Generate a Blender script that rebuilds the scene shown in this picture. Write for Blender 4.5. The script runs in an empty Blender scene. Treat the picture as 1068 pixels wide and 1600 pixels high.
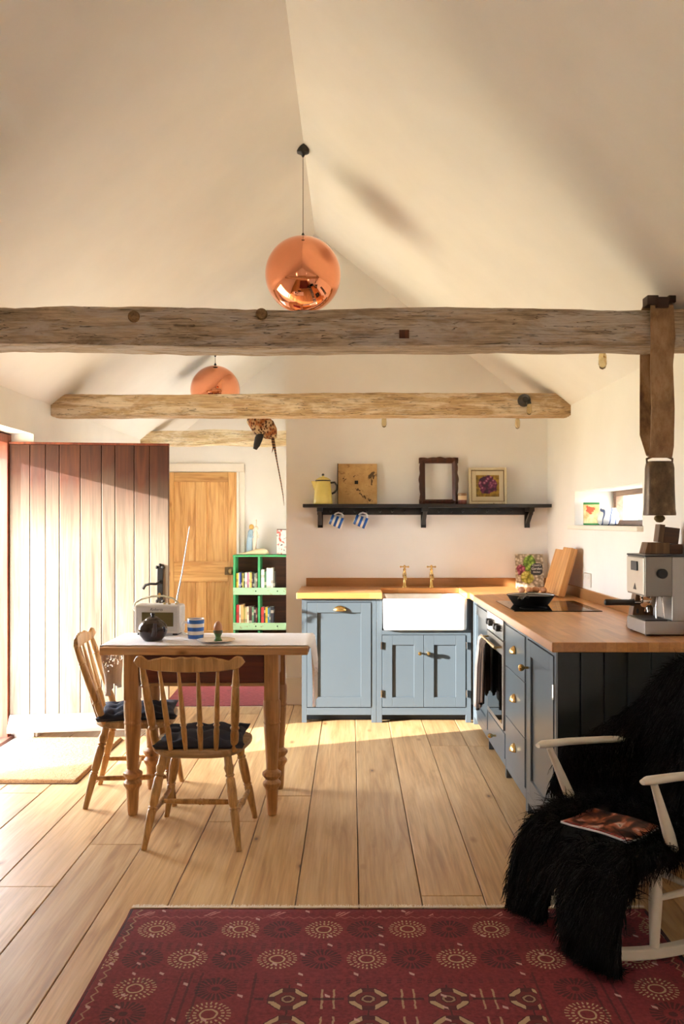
import bpy, bmesh, math, random
from mathutils import Vector, Matrix, noise
R = math.radians
scene = bpy.context.scene
C = scene.collection
random.seed(7)

# ------------------------------------------------------------------ camera
cam_data = bpy.data.cameras.new('camera')
cam_data.sensor_fit = 'VERTICAL'
cam_data.sensor_height = 36.0
cam_data.lens = 36.0 * 1386 / 1600
cam_data.shift_x = -15 / 1600
cam_data.shift_y = 15 / 1600
cam_data.clip_start = 0.05
cam = bpy.data.objects.new('camera', cam_data)
C.objects.link(cam)
cam.location = (0, 0, 1.36)
cam.rotation_euler = (R(90), 0, 0)
scene.camera = cam

# ------------------------------------------------------------------ sky, sun, exposure
SUN_DIR = Vector((1.0, 0.39, -0.25)).normalized()
world = bpy.data.worlds.new('sky')
scene.world = world
world.use_nodes = True
wt = world.node_tree
bgn = wt.nodes['Background']
bgn.inputs[0].default_value = (0.86, 0.92, 1.0, 1.0)      # bright, thinly hazed sky
bgn.inputs[1].default_value = 12.6
sun_data = bpy.data.lights.new('sun', 'SUN')
sun_data.energy = 13.0
sun_data.angle = R(0.6)
sun_data.color = (1.0, 0.95, 0.88)
sun = bpy.data.objects.new('sun', sun_data)
C.objects.link(sun)
sun.location = (-8, -3, 5)
sun.rotation_euler = SUN_DIR.to_track_quat('-Z', 'Y').to_euler()

vs = scene.view_settings
vs.view_transform = 'Standard'
vs.look = 'None'
vs.gamma = 1.0
vs.use_curve_mapping = False
vs.exposure = 1.32
cy = scene.cycles
cy.max_bounces = 14
cy.diffuse_bounces = 10
cy.glossy_bounces = 6
cy.transmission_bounces = 8
cy.transparent_max_bounces = 12
cy.sample_clamp_indirect = 12.0
cy.caustics_reflective = False
cy.caustics_refractive = False
cy.use_denoising = True

# ------------------------------------------------------------------ colour and material helpers
def lin(c):
    if isinstance(c, str):
        c = [int(c[i:i + 2], 16) / 255 for i in (0, 2, 4)]
    return tuple((x / 12.92 if x <= .04045 else ((x + .055) / 1.055) ** 2.4) for x in c) + (1.0,)

class N:
    """node-graph arithmetic on sockets"""
    def __init__(s, nt, sock): s.nt, s.s = nt, sock
    def _op(s, op, *o):
        n = s.nt.nodes.new('ShaderNodeMath'); n.operation = op
        s.nt.links.new(s.s, n.inputs[0])
        for i, v in enumerate(o):
            if isinstance(v, N): s.nt.links.new(v.s, n.inputs[i + 1])
            else: n.inputs[i + 1].default_value = v
        return N(s.nt, n.outputs[0])
    def __add__(s, o): return s._op('ADD', o)
    def __sub__(s, o): return s._op('SUBTRACT', o)
    def __mul__(s, o): return s._op('MULTIPLY', o)
    def __truediv__(s, o): return s._op('DIVIDE', o)
    def lt(s, o): return s._op('LESS_THAN', o)
    def gt(s, o): return s._op('GREATER_THAN', o)
    def mod(s, o): return s._op('FLOORED_MODULO', o)
    def floor(s): return s._op('FLOOR')
    def abs(s): return s._op('ABSOLUTE')
    def max(s, o): return s._op('MAXIMUM', o)
    def min(s, o): return s._op('MINIMUM', o)
    def sqrt(s): return s._op('SQRT')
    def atan2(s, o): return s._op('ARCTAN2', o)
    def band(s, a, b): return s.gt(a) * s.lt(b)

class Mat:
    def __init__(s, name, rough=.5, metal=0.0, col=None, **kw):
        s.m = bpy.data.materials.new(name); s.m.use_nodes = True
        s.nt = s.m.node_tree; s.b = s.nt.nodes['Principled BSDF']
        s.b.inputs['Roughness'].default_value = rough
        s.b.inputs['Metallic'].default_value = metal
        if col is not None: s.b.inputs['Base Color'].default_value = lin(col)
        for k, v in kw.items(): s.b.inputs[k].default_value = v
    def node(s, t, **kw):
        n = s.nt.nodes.new(t)
        for k, v in kw.items(): setattr(n, k, v)
        return n
    def link(s, a, b): s.nt.links.new(a.s if isinstance(a, N) else a, b)
    def coord(s, kind='Object', scale=(1, 1, 1), rnd=0.0, loc=(0, 0, 0)):
        tc = s.node('ShaderNodeTexCoord'); out = tc.outputs[kind]
        if rnd:
            oi = s.node('ShaderNodeObjectInfo')
            mu = s.node('ShaderNodeMath', operation='MULTIPLY'); mu.inputs[1].default_value = rnd
            s.link(oi.outputs['Random'], mu.inputs[0])
            ad = s.node('ShaderNodeVectorMath', operation='ADD')
            s.link(out, ad.inputs[0]); s.link(mu.outputs[0], ad.inputs[1]); out = ad.outputs[0]
        mp = s.node('ShaderNodeMapping'); mp.inputs['Scale'].default_value = scale; mp.inputs['Location'].default_value = loc
        s.link(out, mp.inputs[0]); return mp.outputs[0]
    def noise(s, vec, scale=5, detail=4, rough=.55, dist=0.0):
        n = s.node('ShaderNodeTexNoise'); s.link(vec, n.inputs['Vector'])
        n.inputs['Scale'].default_value = scale; n.inputs['Detail'].default_value = detail
        n.inputs['Roughness'].default_value = rough; n.inputs['Distortion'].default_value = dist
        return n.outputs['Fac']
    def ramp(s, fac, stops, interp='LINEAR'):
        r = s.node('ShaderNodeValToRGB'); cr = r.color_ramp; cr.interpolation = interp
        while len(cr.elements) < len(stops): cr.elements.new(.5)
        for e, (p, c) in zip(cr.elements, stops):
            e.position = p; e.color = lin(c) if not isinstance(c, (int, float)) else (c, c, c, 1)
        s.link(fac, r.inputs[0]); return r.outputs[0]
    def mix(s, fac, a, b, mode='MIX'):
        m = s.node('ShaderNodeMix', data_type='RGBA', blend_type=mode)
        for sock, v in ((m.inputs[0], fac), (m.inputs[6], a), (m.inputs[7], b)):
            if isinstance(v, (int, float)): sock.default_value = v
            elif isinstance(v, (str, tuple)): sock.default_value = lin(v)
            else: s.link(v, sock)
        return m.outputs[2]
    def hsv(s, col, h=None, sat=None, v=None):
        n = s.node('ShaderNodeHueSaturation'); s.link(col, n.inputs['Color'])
        for k, x in (('Hue', h), ('Saturation', sat), ('Value', v)):
            if x is None: continue
            if isinstance(x, (int, float)): n.inputs[k].default_value = x
            else: s.link(x, n.inputs[k])
        return n.outputs[0]
    def rnd(s, lo, hi):
        oi = s.node('ShaderNodeObjectInfo'); mr = s.node('ShaderNodeMapRange')
        mr.inputs['To Min'].default_value = lo; mr.inputs['To Max'].default_value = hi
        s.link(oi.outputs['Random'], mr.inputs['Value']); return mr.outputs[0]
    def color(s, c): s.link(c, s.b.inputs['Base Color']); return s
    def roughness(s, r): s.link(r, s.b.inputs['Roughness']); return s
    def bump(s, h, strength=.3, dist=.01):
        b = s.node('ShaderNodeBump'); b.inputs['Strength'].default_value = strength; b.inputs['Distance'].default_value = dist
        s.link(h, b.inputs['Height']); s.link(b.outputs[0], s.b.inputs['Normal']); return s

def wood(name, light, mid, dark, axis=2, scale=1.0, rough=.5, knots=True, var=(.9, 1.1), bump=.15, hue=None):
    m = Mat(name, rough)
    sc = [9 * scale] * 3; sc[axis] = .7 * scale
    v = m.coord('Object', tuple(sc), rnd=17.0)
    f = m.noise(v, 2.2, 6, .6, .8)
    sc2 = [70 * scale] * 3; sc2[axis] = 2.0 * scale
    v2 = m.coord('Object', tuple(sc2), rnd=9.0)
    f2 = m.noise(v2, 1.5, 3, .6)
    c = m.ramp(f, [(.28, dark), (.5, mid), (.74, light)])
    c = m.mix(.32, c, m.ramp(f2, [(.3, .25), (.7, .8)]), 'OVERLAY')
    if knots:
        sk = [5.5 * scale] * 3; sk[axis] = 2.4 * scale
        vo = m.node('ShaderNodeTexVoronoi'); m.link(m.coord('Object', tuple(sk), rnd=23.0), vo.inputs['Vector']); vo.inputs['Scale'].default_value = 1.0
        k = m.ramp(vo.outputs['Distance'], [(.05, 1.0), (.11, .0)])
        c = m.mix(k, c, dark)
        c = m.mix(m.ramp(vo.outputs['Distance'], [(.02, .75), (.05, .0)]), c, '2a160c')
    c = m.hsv(c, v=m.rnd(*var))
    m.color(c)
    if bump: m.bump(f2, bump, .003)
    return m.m

def paint(name, col, rough=.45, mottled=.04, bump=.05, scale=6.0, spec=None):
    m = Mat(name, rough)
    f = m.noise(m.coord('Object'), scale, 4)
    d = m.ramp(f, [(.3, 1 - mottled), (.7, 1.0)])
    m.color(m.mix(1.0, col, d, 'MULTIPLY'))
    if bump: m.bump(m.noise(m.coord('Object'), 160, 2), bump, .001)
    if spec is not None: m.b.inputs['Specular IOR Level'].default_value = spec
    return m.m

def plain(name, col, rough=.5, metal=0.0, **kw):
    m = Mat(name, rough, metal, col, **kw)
    f = m.noise(m.coord('Object'), 14, 3)
    m.color(m.mix(1.0, col, m.ramp(f, [(.3, .88), (.7, 1.0)]), 'MULTIPLY'))
    return m.m

def fabric(name, col, rough=.95, scale=420, dark=.75):
    m = Mat(name, rough)
    f = m.noise(m.coord('Object'), scale, 2)
    f2 = m.noise(m.coord('Object'), 9, 3)
    c = m.mix(1.0, col, m.ramp(f, [(.3, dark), (.7, 1.0)]), 'MULTIPLY')
    m.color(m.mix(1.0, c, m.ramp(f2, [(.3, .8), (.7, 1.0)]), 'MULTIPLY'))
    m.bump(f, .3, .002)
    return m.m

# ------------------------------------------------------------------ mesh builder
class MB:
    def __init__(s): s.v, s.f, s.mi = [], [], []
    def add(s, vs, fs, m=0, M=None):
        o = len(s.v)
        s.v += [tuple(M @ Vector(p)) if M is not None else tuple(p) for p in vs]
        s.f += [tuple(i + o for i in f) for f in fs]
        s.mi += [m] * len(fs); return s
    def box(s, x0, y0, z0, x1, y1, z1, m=0, M=None):
        if x0 > x1: x0, x1 = x1, x0
        if y0 > y1: y0, y1 = y1, y0
        if z0 > z1: z0, z1 = z1, z0
        v = [(x, y, z) for z in (z0, z1) for y in (y0, y1) for x in (x0, x1)]
        return s.add(v, [(0, 2, 3, 1), (4, 5, 7, 6), (0, 1, 5, 4), (2, 6, 7, 3), (0, 4, 6, 2), (1, 3, 7, 5)], m, M)
    def loft(s, rings, m=0, caps=True, M=None, closed=True):
        n = len(rings[0]); v = [p for r in rings for p in r]; f = []
        for i in range(len(rings) - 1):
            for j in range(n if closed else n - 1):
                a = i * n + j; b = i * n + (j + 1) % n
                f.append((a, b, b + n, a + n))
        if caps and closed:
            f.append(tuple(reversed(range(n)))); f.append(tuple(range((len(rings) - 1) * n, len(rings) * n)))
        return s.add(v, f, m, M)
    def lathe(s, prof, n=20, m=0, M=None, caps=True):
        return s.loft([[(r * math.cos(2 * math.pi * k / n), r * math.sin(2 * math.pi * k / n), z) for k in range(n)] for r, z in prof], m, caps, M)
    def turned(s, p0, p1, prof, n=12, m=0):
        p0, p1 = Vector(p0), Vector(p1); d = p1 - p0; L = d.length
        M = Matrix.Translation(p0) @ d.to_track_quat('Z', 'Y').to_matrix().to_4x4()
        return s.lathe([(r, t * L) for t, r in prof], n, m, M)
    def tube(s, pts, r, n=8, m=0, flat=1.0, up=None):
        pts = [Vector(p) for p in pts]; k = len(pts); rs = r if isinstance(r, (list, tuple)) else [r] * k
        rings = []; prev = None
        for i, p in enumerate(pts):
            t = (pts[min(i + 1, k - 1)] - pts[max(i - 1, 0)]).normalized()
            if prev is None:
                a = Vector(up) if up else (Vector((0, 0, 1)) if abs(t.z) < .9 else Vector((1, 0, 0)))
                x = t.cross(a).normalized()
            else: x = (prev - t * prev.dot(t)).normalized()
            prev = x; y = t.cross(x)
            rings.append([tuple(p + x * rs[i] * math.cos(2 * math.pi * j / n) + y * rs[i] * flat * math.sin(2 * math.pi * j / n)) for j in range(n)])
        return s.loft(rings, m)
    def prism(s, poly, z0, z1, m=0, M=None):
        return s.loft([[(x, y, z0) for x, y in poly], [(x, y, z1) for x, y in poly]], m, True, M)
    def ball(s, c, r, sc=(1, 1, 1), n=14, m=0, M=None):
        k = n // 2 + 1; T = Matrix.Translation(c)
        if M is not None: T = M @ T
        prof = [(max(r * math.sin(math.pi * i / k), 1e-4), -r * math.cos(math.pi * i / k)) for i in range(k + 1)]
        return s.lathe(prof, n, m, T @ Matrix.Diagonal((*sc, 1)))
    def grid(s, fn, nu, nv, m=0):
        v = [fn(i / nu, j / nv) for j in range(nv + 1) for i in range(nu + 1)]
        f = [(j * (nu + 1) + i, j * (nu + 1) + i + 1, (j + 1) * (nu + 1) + i + 1, (j + 1) * (nu + 1) + i) for j in range(nv) for i in range(nu)]
        return s.add(v, f, m)
    def mesh(s, name, mats, smooth=None, fix=True):
        me = bpy.data.meshes.new(name); me.from_pydata(s.v, [], s.f)
        for m in (mats if isinstance(mats, (list, tuple)) else [mats]): me.materials.append(m)
        me.polygons.foreach_set('material_index', s.mi)
        if fix:
            bm = bmesh.new(); bm.from_mesh(me); bmesh.ops.recalc_face_normals(bm, faces=bm.faces); bm.to_mesh(me); bm.free()
        if smooth:
            me.shade_smooth(); me.set_sharp_from_angle(angle=R(smooth))
        me.update(); return me
    def build(s, name, mats, parent=None, smooth=None, bevel=0, loc=None, rot=None, solid=0, fix=True):
        o = bpy.data.objects.new(name, s.mesh(name, mats, smooth, fix)); C.objects.link(o)
        if parent is not None: o.parent = parent
        if loc is not None: o.location = loc
        if rot is not None: o.rotation_euler = rot
        if solid:
            md = o.modifiers.new('solid', 'SOLIDIFY'); md.thickness = solid; md.offset = 0
        if bevel:
            md = o.modifiers.new('bevel', 'BEVEL'); md.width = bevel; md.segments = 2; md.limit_method = 'ANGLE'; md.angle_limit = R(40)
        return o

def tag(o, label, cat=None, group=None, kind=None):
    o['label'] = label
    if cat: o['category'] = cat
    if group: o['group'] = group
    if kind: o['kind'] = kind
    return o

def thing(name, label, cat, loc=(0, 0, 0), rotz=0, group=None, kind=None):
    o = bpy.data.objects.new(name, None); C.objects.link(o)
    o.empty_display_size = .1
    o.location = loc; o.rotation_euler = (0, 0, rotz)
    return tag(o, label, cat, group, kind)

def dup(root, loc=None, rot=None, label=None, group=None, parent=None):
    c = root.copy(); C.objects.link(c)
    if parent is not None: c.parent = parent
    if loc is not None: c.location = loc
    if rot is not None: c.rotation_euler = rot
    if label: c['label'] = label
    if group: c['group'] = group
    for ch in list(root.children): dup(ch, parent=c)
    return c

def text_mesh(txt, size, extrude=.0006):
    cu = bpy.data.curves.new('txt', 'FONT'); cu.body = txt; cu.size = size; cu.extrude = extrude
    cu.align_x = 'CENTER'; cu.align_y = 'CENTER'; cu.resolution_u = 3
    o = bpy.data.objects.new('txt', cu); C.objects.link(o)
    me = bpy.data.meshes.new_from_object(o.evaluated_get(bpy.context.evaluated_depsgraph_get()))
    bpy.data.objects.remove(o); return me

def text_part(name, txt, size, mat, parent, loc, rot, shear=0.0):
    me = text_mesh(txt, size)
    if shear:
        for v in me.vertices: v.co.x += v.co.y * shear
    me.materials.clear(); me.materials.append(mat)
    o = bpy.data.objects.new(name, me); C.objects.link(o); o.parent = parent; o.location = loc; o.rotation_euler = rot
    return o

# ------------------------------------------------------------------ materials
plaster = paint('plaster_white', 'efede9', .85, .05, .15, 3)
M_white = paint('woodwork_white', 'eee8dd', .4, .04, .03)
M_reveal = paint('reveal_white', 'f2f0ec', .8, .03, .05)
M_oakfloor = wood('oak_floor', 'd0b084', 'c29c6c', 'a87e50', axis=1, scale=.9, rough=.42, knots=True, var=(.86, 1.1), bump=.12)
M_sub = plain('floor_joint', '2b2018', .9)
M_pine = wood('old_pine', 'c89c68', 'ae7f4e', '875c36', axis=2, scale=1.2, rough=.45)
M_doorpine = wood('stripped_pine', 'e4bc80', 'd4a466', 'b27e46', axis=2, scale=1.1, rough=.5)
M_doorpine_x = wood('stripped_pine_rail', 'e4bc80', 'd4a466', 'b27e46', axis=0, scale=1.1, rough=.5)
M_pine_x = wood('old_pine_top', 'cba272', 'b28658', '8c6238', axis=0, scale=1.2, rough=.4)
M_chair = wood('chair_beech', 'c9a068', 'b0854e', '80592f', axis=2, scale=1.6, rough=.42, knots=False)
M_chairs = wood('chair_seat_beech', 'b79a72', '997a54', '745a3c', axis=0, scale=1.6, rough=.5, knots=False)
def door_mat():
    m = Mat('bleached_larch_painted_shade', .7)
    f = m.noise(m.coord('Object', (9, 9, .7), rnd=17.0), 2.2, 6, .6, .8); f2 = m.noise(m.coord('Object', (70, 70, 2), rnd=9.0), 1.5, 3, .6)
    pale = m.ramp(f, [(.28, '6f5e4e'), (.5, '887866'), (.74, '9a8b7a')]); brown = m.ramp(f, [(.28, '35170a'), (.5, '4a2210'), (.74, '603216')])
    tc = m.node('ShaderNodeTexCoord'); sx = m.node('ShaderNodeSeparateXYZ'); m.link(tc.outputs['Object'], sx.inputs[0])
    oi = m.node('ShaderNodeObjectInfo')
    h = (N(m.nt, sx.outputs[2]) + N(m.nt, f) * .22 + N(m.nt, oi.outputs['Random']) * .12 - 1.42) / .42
    c = m.mix(m.ramp(h.s, [(0.0, 0.0), (1.0, 1.0)]), pale, brown)  # lintel shadow painted brown at the top, over bleached pale boards
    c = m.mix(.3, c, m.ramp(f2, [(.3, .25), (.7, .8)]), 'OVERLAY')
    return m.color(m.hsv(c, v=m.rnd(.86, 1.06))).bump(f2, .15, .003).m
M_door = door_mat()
M_drip = wood('bleached_wood', '928a80', '847b70', '6a6056', axis=0, scale=1.0, rough=.7, knots=False)
M_redframe = wood('red_hardwood', '9a5238', '7d3a24', '5a2415', axis=2, scale=1.2, rough=.45, knots=False)
M_brass = Mat('brass', .25, 1.0, 'd8b878').m
M_brassdull = plain('brass_dull', 'c8b080', .4, .9)
M_blackiron = plain('black_iron', '1c1a19', .4, .3)
M_cab = paint('cabinet_blue_grey', '515b62', .3, .03, .02, 5)
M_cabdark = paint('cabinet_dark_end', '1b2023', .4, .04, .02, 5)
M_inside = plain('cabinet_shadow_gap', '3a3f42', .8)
M_ceramic = plain('white_ceramic', 'f4f2ee', .12)
M_black = plain('black_paint', '1b1b1d', .35)
M_chrome = Mat('chrome', .08, 1.0, 'dcdad6').m
M_steel = Mat('brushed_steel', .38, .85, 'a8a29a').m
M_copper = Mat('copper_mirror', .04, 1.0, 'f0a07a').m
M_blackglass = Mat('black_glass', .05, 0, '060606').m
M_red = fabric('red_wool', '7a2a2c')
glassm = Mat('window_glass', .0)
gl = glassm.node('ShaderNodeBsdfTransparent'); gg = glassm.node('ShaderNodeBsdfGlossy'); gg.inputs['Roughness'].default_value = .02
mxs = glassm.node('ShaderNodeMixShader'); mxs.inputs[0].default_value = .07
glassm.link(gl.outputs[0], mxs.inputs[1]); glassm.link(gg.outputs[0], mxs.inputs[2])
glassm.link(mxs.outputs[0], glassm.nt.nodes['Material Output'].inputs[0])
M_glass = glassm.m

# worktop: glued oak staves
def stave_mat(name, axis):
    m = Mat(name, .32)
    tc = m.node('ShaderNodeTexCoord'); mp = m.node('ShaderNodeMapping')
    mp.inputs['Rotation'].default_value = (0, 0, R(90) if axis == 1 else 0)
    m.link(tc.outputs['Object'], mp.inputs[0])
    br = m.node('ShaderNodeTexBrick'); m.link(mp.outputs[0], br.inputs['Vector'])
    br.inputs['Scale'].default_value = 1.0; br.inputs['Brick Width'].default_value = .34; br.inputs['Row Height'].default_value = .042
    br.inputs['Mortar Size'].default_value = .0006; br.offset = .37
    br.inputs['Color1'].default_value = lin('c98d50'); br.inputs['Color2'].default_value = lin('a86a34'); br.inputs['Mortar'].default_value = lin('8a5a30')
    br.inputs['Bias'].default_value = -.15
    sc = (60, 3, 60) if axis == 1 else (3, 60, 60)
    f = m.noise(m.coord('Object', sc), 1.0, 4)
    c = m.mix(.35, br.outputs['Color'], m.ramp(f, [(.3, .25), (.7, .8)]), 'OVERLAY')
    f2 = m.noise(m.coord('Object', (1.5, 1.5, 1.5)), 1.3, 2)
    c = m.mix(.25, c, m.ramp(f2, [(.3, 'b9854e'), (.7, 'd6a468')]))
    m.color(c); return m.m
M_top_y = stave_mat('oak_staves_run', 1)
M_top_x = stave_mat('oak_staves_back', 0)

# ------------------------------------------------------------------ room shell
XL, XR, RIDGE, EAVE, PITCH = -2.0, 1.457, -.2715, 2.135, .79
ZR = EAVE + PITCH * (XR - RIDGE)
Y0, YK, YF = -3.4, 6.6, 9.4
def roof_z(x): return ZR - PITCH * abs(x - RIDGE)
def struct(name, mb, mat, label, cat, **kw):
    return tag(mb.build(name, mat, **kw), label, cat, kind='structure')

def wall_along_y(x0, x1, y0, y1, z0, z1, holes):
    mb = MB(); y = y0
    for (a, b, c, d) in sorted(holes):
        mb.box(x0, y, z0, x1, a, z1)
        if c > z0: mb.box(x0, a, z0, x1, b, c)
        mb.box(x0, a, d, x1, b, z1); y = b
    mb.box(x0, y, z0, x1, y1, z1); return mb

# ceiling: two plastered slopes meeting at the ridge
cl = MB()
for side in (-1, 1):
    xe = RIDGE + side * 2.14
    poly = [(RIDGE, ZR), (xe, roof_z(xe)), (xe, roof_z(xe) + .2), (RIDGE, ZR + .2)]
    if side > 0: poly = list(reversed(poly))
    cl.loft([[(x, Y0 - .3, z) for x, z in poly], [(x, YF + .3, z) for x, z in poly]])
struct('ceiling', cl, plaster, 'pitched plastered ceiling rising to a ridge', 'ceiling')
DOOR = (4.55, 5.585, 0, 1.912)
struct('wall_left', wall_along_y(-2.4, XL, Y0, YF, -.05, 2.30, [DOOR, (-1.4, -.6, .8, 1.7), (6.9, 8.1, .8, 1.65)]), plaster, 'white plastered side wall around the open outer door', 'wall')
WIN = (4.447, 5.8, 1.337, 1.557)
struct('wall_right', wall_along_y(XR, 1.87, Y0, YF, -.05, 2.30, [WIN, (-2.3, -1.7, 1.0, 1.6)]), plaster, 'white plastered side wall with slit window over the worktop', 'wall')
def gable(y0, y1, x0, x1):
    mb = MB(); xs = [x0] + ([RIDGE] if x0 < RIDGE < x1 else []) + [x1]
    poly = [(x0, -.05)] + [(x1, -.05)] + [(x, roof_z(x) + .03) for x in reversed(xs)]
    mb.loft([[(x, y0, z) for x, z in poly], [(x, y1, z) for x, z in poly]]); return mb
struct('wall_far', gable(YF, YF + .2, -2.3, 1.8), plaster, 'white far gable wall with the pine door', 'wall')
struct('wall_rear', gable(Y0 - .2, Y0, -2.3, 1.8), plaster, 'white gable wall of the sitting end', 'wall')
kb = gable(YK, YK + .12, -.486, XR)
kb2 = MB(); zt = roof_z(-.43) + .02
kb.box(-.486, YK + .12, -.05, -.366, YF, zt)
struct('wall_back', kb, plaster, 'kitchen gable wall behind shelf and sink, with its return', 'wall')

# floor of wide oak boards
floor = thing('floor', 'wide oak floorboards running the length of the room', 'floor', kind='structure')
MB().box(-2.42, Y0, -.06, XR, YF, -.022).build('subfloor', M_sub, floor)
wdt, gap = .226, .0035
x = -.2 - wdt * 10
cache = {}
rf = random.Random(11)
while x < XR - .02:
    x0, x1 = max(x, -2.42), min(x + wdt, XR)
    if x1 - x0 > .03:
        y = Y0 - rf.random() * 2.0
        while y < YF:
            L = rf.choice((3.2, 3.9, 4.6, 5.2))
            a, b = max(y, Y0), min(y + L, YF)
            if b - a > .05:
                key = (round(x1 - x0, 3), round(b - a, 3))
                if key not in cache:
                    hw, hl = (x1 - x0) / 2 - gap / 2, (b - a) / 2 - gap / 2
                    mb = MB()
                    mb.loft([[(-hw, -hl, -.022), (hw, -hl, -.022), (hw, hl, -.022), (-hw, hl, -.022)],
                             [(-hw, -hl, -.002), (hw, -hl, -.002), (hw, hl, -.002), (-hw, hl, -.002)],
                             [(-hw + .002, -hl + .002, 0), (hw - .002, -hl + .002, 0), (hw - .002, hl - .002, 0), (-hw + .002, hl - .002, 0)]])
                    cache[key] = mb.mesh('plank', M_oakfloor)
                o = bpy.data.objects.new('plank', cache[key]); C.objects.link(o); o.parent = floor
                o.location = ((x0 + x1) / 2, (a + b) / 2, rf.uniform(-.0012, 0))
            y += L
    x += wdt

# baseboards
struct('baseboard_back', MB().box(-.486 - .018, YK - .018, 0, -.335, YK, .2).box(-.504, YK, 0, -.486, YF, .2), M_white, 'tall white skirting board beside the blue cabinet', 'baseboard', bevel=.004)
struct('baseboard_far', MB().box(-1.98, YF - .018, 0, -1.98 + .03, YF, .18).box(-1.10, YF - .018, 0, -.504, YF, .18), M_white, 'white skirting board on the far gable wall', 'baseboard', bevel=.004)
struct('baseboard_left', MB().box(XL, 5.6, 0, XL + .018, YF, .18).box(XL, Y0, 0, XL + .018, 4.53, .18), M_white, 'white skirting board along the door wall', 'baseboard', bevel=.004)

# ------------------------------------------------------------------ outside ground
def ground_mat():
    m = Mat('dry_ground', .95)
    f = m.noise(m.coord('Object'), .6, 8, .65); f2 = m.noise(m.coord('Object'), 40, 4)
    c = m.mix(.4, m.ramp(f, [(.3, 'a89a76'), (.7, 'c9bd9c')]), m.ramp(f2, [(.3, '8f855f'), (.7, 'd4caa8')]))
    return m.color(c).m
g = MB(); g.box(-60, -60, -.4, -2.42, 60, -.08).box(1.88, -60, -.4, 60, 60, -.08)
struct('ground', g, ground_mat(), 'pale dry ground outside the barn', 'ground')

hl_ = MB(); hl_.grid(lambda i, j: (2.5 + 50 * i, 28 + 40 * j, -.2 + 5.0 * j ** 1.2 + .5 * noise.noise(Vector((i * 6, j * 4, 0)))), 40, 20)
struct('hillside', hl_, ground_mat(), 'sunlit pale field rising beyond the slit window', 'hillside', smooth=60)
hd_ = MB(); hd_.tube([(6 + 1.2 * k, 44 + .3 * math.sin(k), 1.7 + .05 * k % .3) for k in range(22)], [.34 + .1 * math.sin(k * 2.1) for k in range(22)], 8)
tag(hd_.build('hedge', paint('hedge_green', '4c5a52', .9, .3, .3, 3), None, smooth=60), 'distant blue-green hedge across the field outside the window', 'hedge')
# ------------------------------------------------------------------ old oak tie beams
def beam_mat(name, pale, mid, dark, lime):
    m = Mat(name, .85)
    v = m.coord('Object', (1.3, 9, 9), rnd=3.0)
    f = m.noise(v, 2.0, 8, .68, 1.2)
    fine = m.noise(m.coord('Object', (4, 60, 60)), 1.5, 5, .7, .6)
    c = m.ramp(f, [(.25, dark), (.48, mid), (.75, pale)])
    c = m.mix(.55, c, m.ramp(fine, [(.3, .12), (.72, .85)]), 'OVERLAY')
    lm = m.noise(m.coord('Object', (2.2, 5, 9), rnd=5.0), 1.4, 7, .7, .4)
    c = m.mix(m.ramp(lm, [(.47, .0), (.60, .8)]), c, lime)
    wv = m.noise(m.coord('Object', (1.0, 22, 22)), 2.2, 3, .5, .3)
    crack = m.ramp(wv, [(.492, 0.0), (.5, 1.0), (.508, 0.0)])
    c = m.mix(m.mix(.8, '000000', crack), c, '1c120b')
    m.color(c)
    h = m.mix(.5, fine, f)
    return m.bump(m.mix(.35, h, m.ramp(crack, [(0, 1.0), (1, 0.0)])), 1.0, .012).m
M_beam1 = beam_mat('beam_oak_weathered', 'cdbaa0', 'b09c84', '7a6650', 'c6beb8')
M_beam2 = beam_mat('beam_oak_limed', 'dcc29c', 'c3a47a', '8a6a44', 'e8d8be')
M_beam3 = beam_mat('beam_oak_pale', 'e4d2b0', 'd0b88e', 'a58a5c', 'eee2ca')

def beam(x0, x1, yc, zc, w, h, mat, seed, label, warp=.012, parent=None):
    t = thing('ceiling_beam', label, 'beam', ((x0 + x1) / 2, yc, zc - h / 2), group='old oak tie beams across the room')
    mb = MB(); n = 90; L = x1 - x0; rings = []
    base = []
    k = 7
    for (sx, sy) in ((-1, -1), (1, -1), (1, 1), (-1, 1)):
        base.append((sx, sy))
    def cross(y, z, u):
        return y, z
    for i in range(n + 1):
        u = i / n; x = -L / 2 + L * u; ring = []
        per = []
        for e in range(4):
            a, b = base[e], base[(e + 1) % 4]
            for q in range(k):
                tt = q / k; per.append((a[0] + (b[0] - a[0]) * tt, a[1] + (b[1] - a[1]) * tt))
        sag = warp * noise.noise(Vector((u * 3.1, seed, 0))) * 1.6
        sagy = warp * noise.noise(Vector((u * 2.3, seed + 5, 0)))
        hs = 1 + .10 * noise.noise(Vector((u * 4.0, seed + 9, 1)))
        for (py, pz) in per:
            r = 1 - .05 * (abs(py * pz)) ** 3
            y, z = py * w / 2 * r, pz * h / 2 * r * hs
            d = .007 * noise.noise(Vector((x * 5, y * 30 + seed, z * 30))) + .004 * noise.noise(Vector((x * 22, y * 40, z * 40 + seed)))
            ring.append((x, y * (1 + d * 8) + sagy, z * (1 + d * 9) + sag + h / 2))
        rings.append(ring)
    mb.loft(rings)
    o = mb.build('timber', mat, t, smooth=35)
    return t
b1 = beam(XL, XR, 3.65, 2.142, .2, .155, M_beam1, 3.1, 'heavy dark weathered oak beam that carries the cowbell strap', .014)
b2 = beam(XL, XR, 6.0, 2.140, .2, .145, M_beam2, 8.4, 'limed honey oak beam in front of the kitchen gable', .005)
b3 = beam(XL, -.486, 8.5, 2.155, .2, .14, M_beam3, 14.2, 'pale cream oak beam above the pine door')
M_peg = wood('oak_peg', '9a7f5c', '7d6244', '4b3826', axis=1, scale=2, rough=.8, knots=False)
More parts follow.
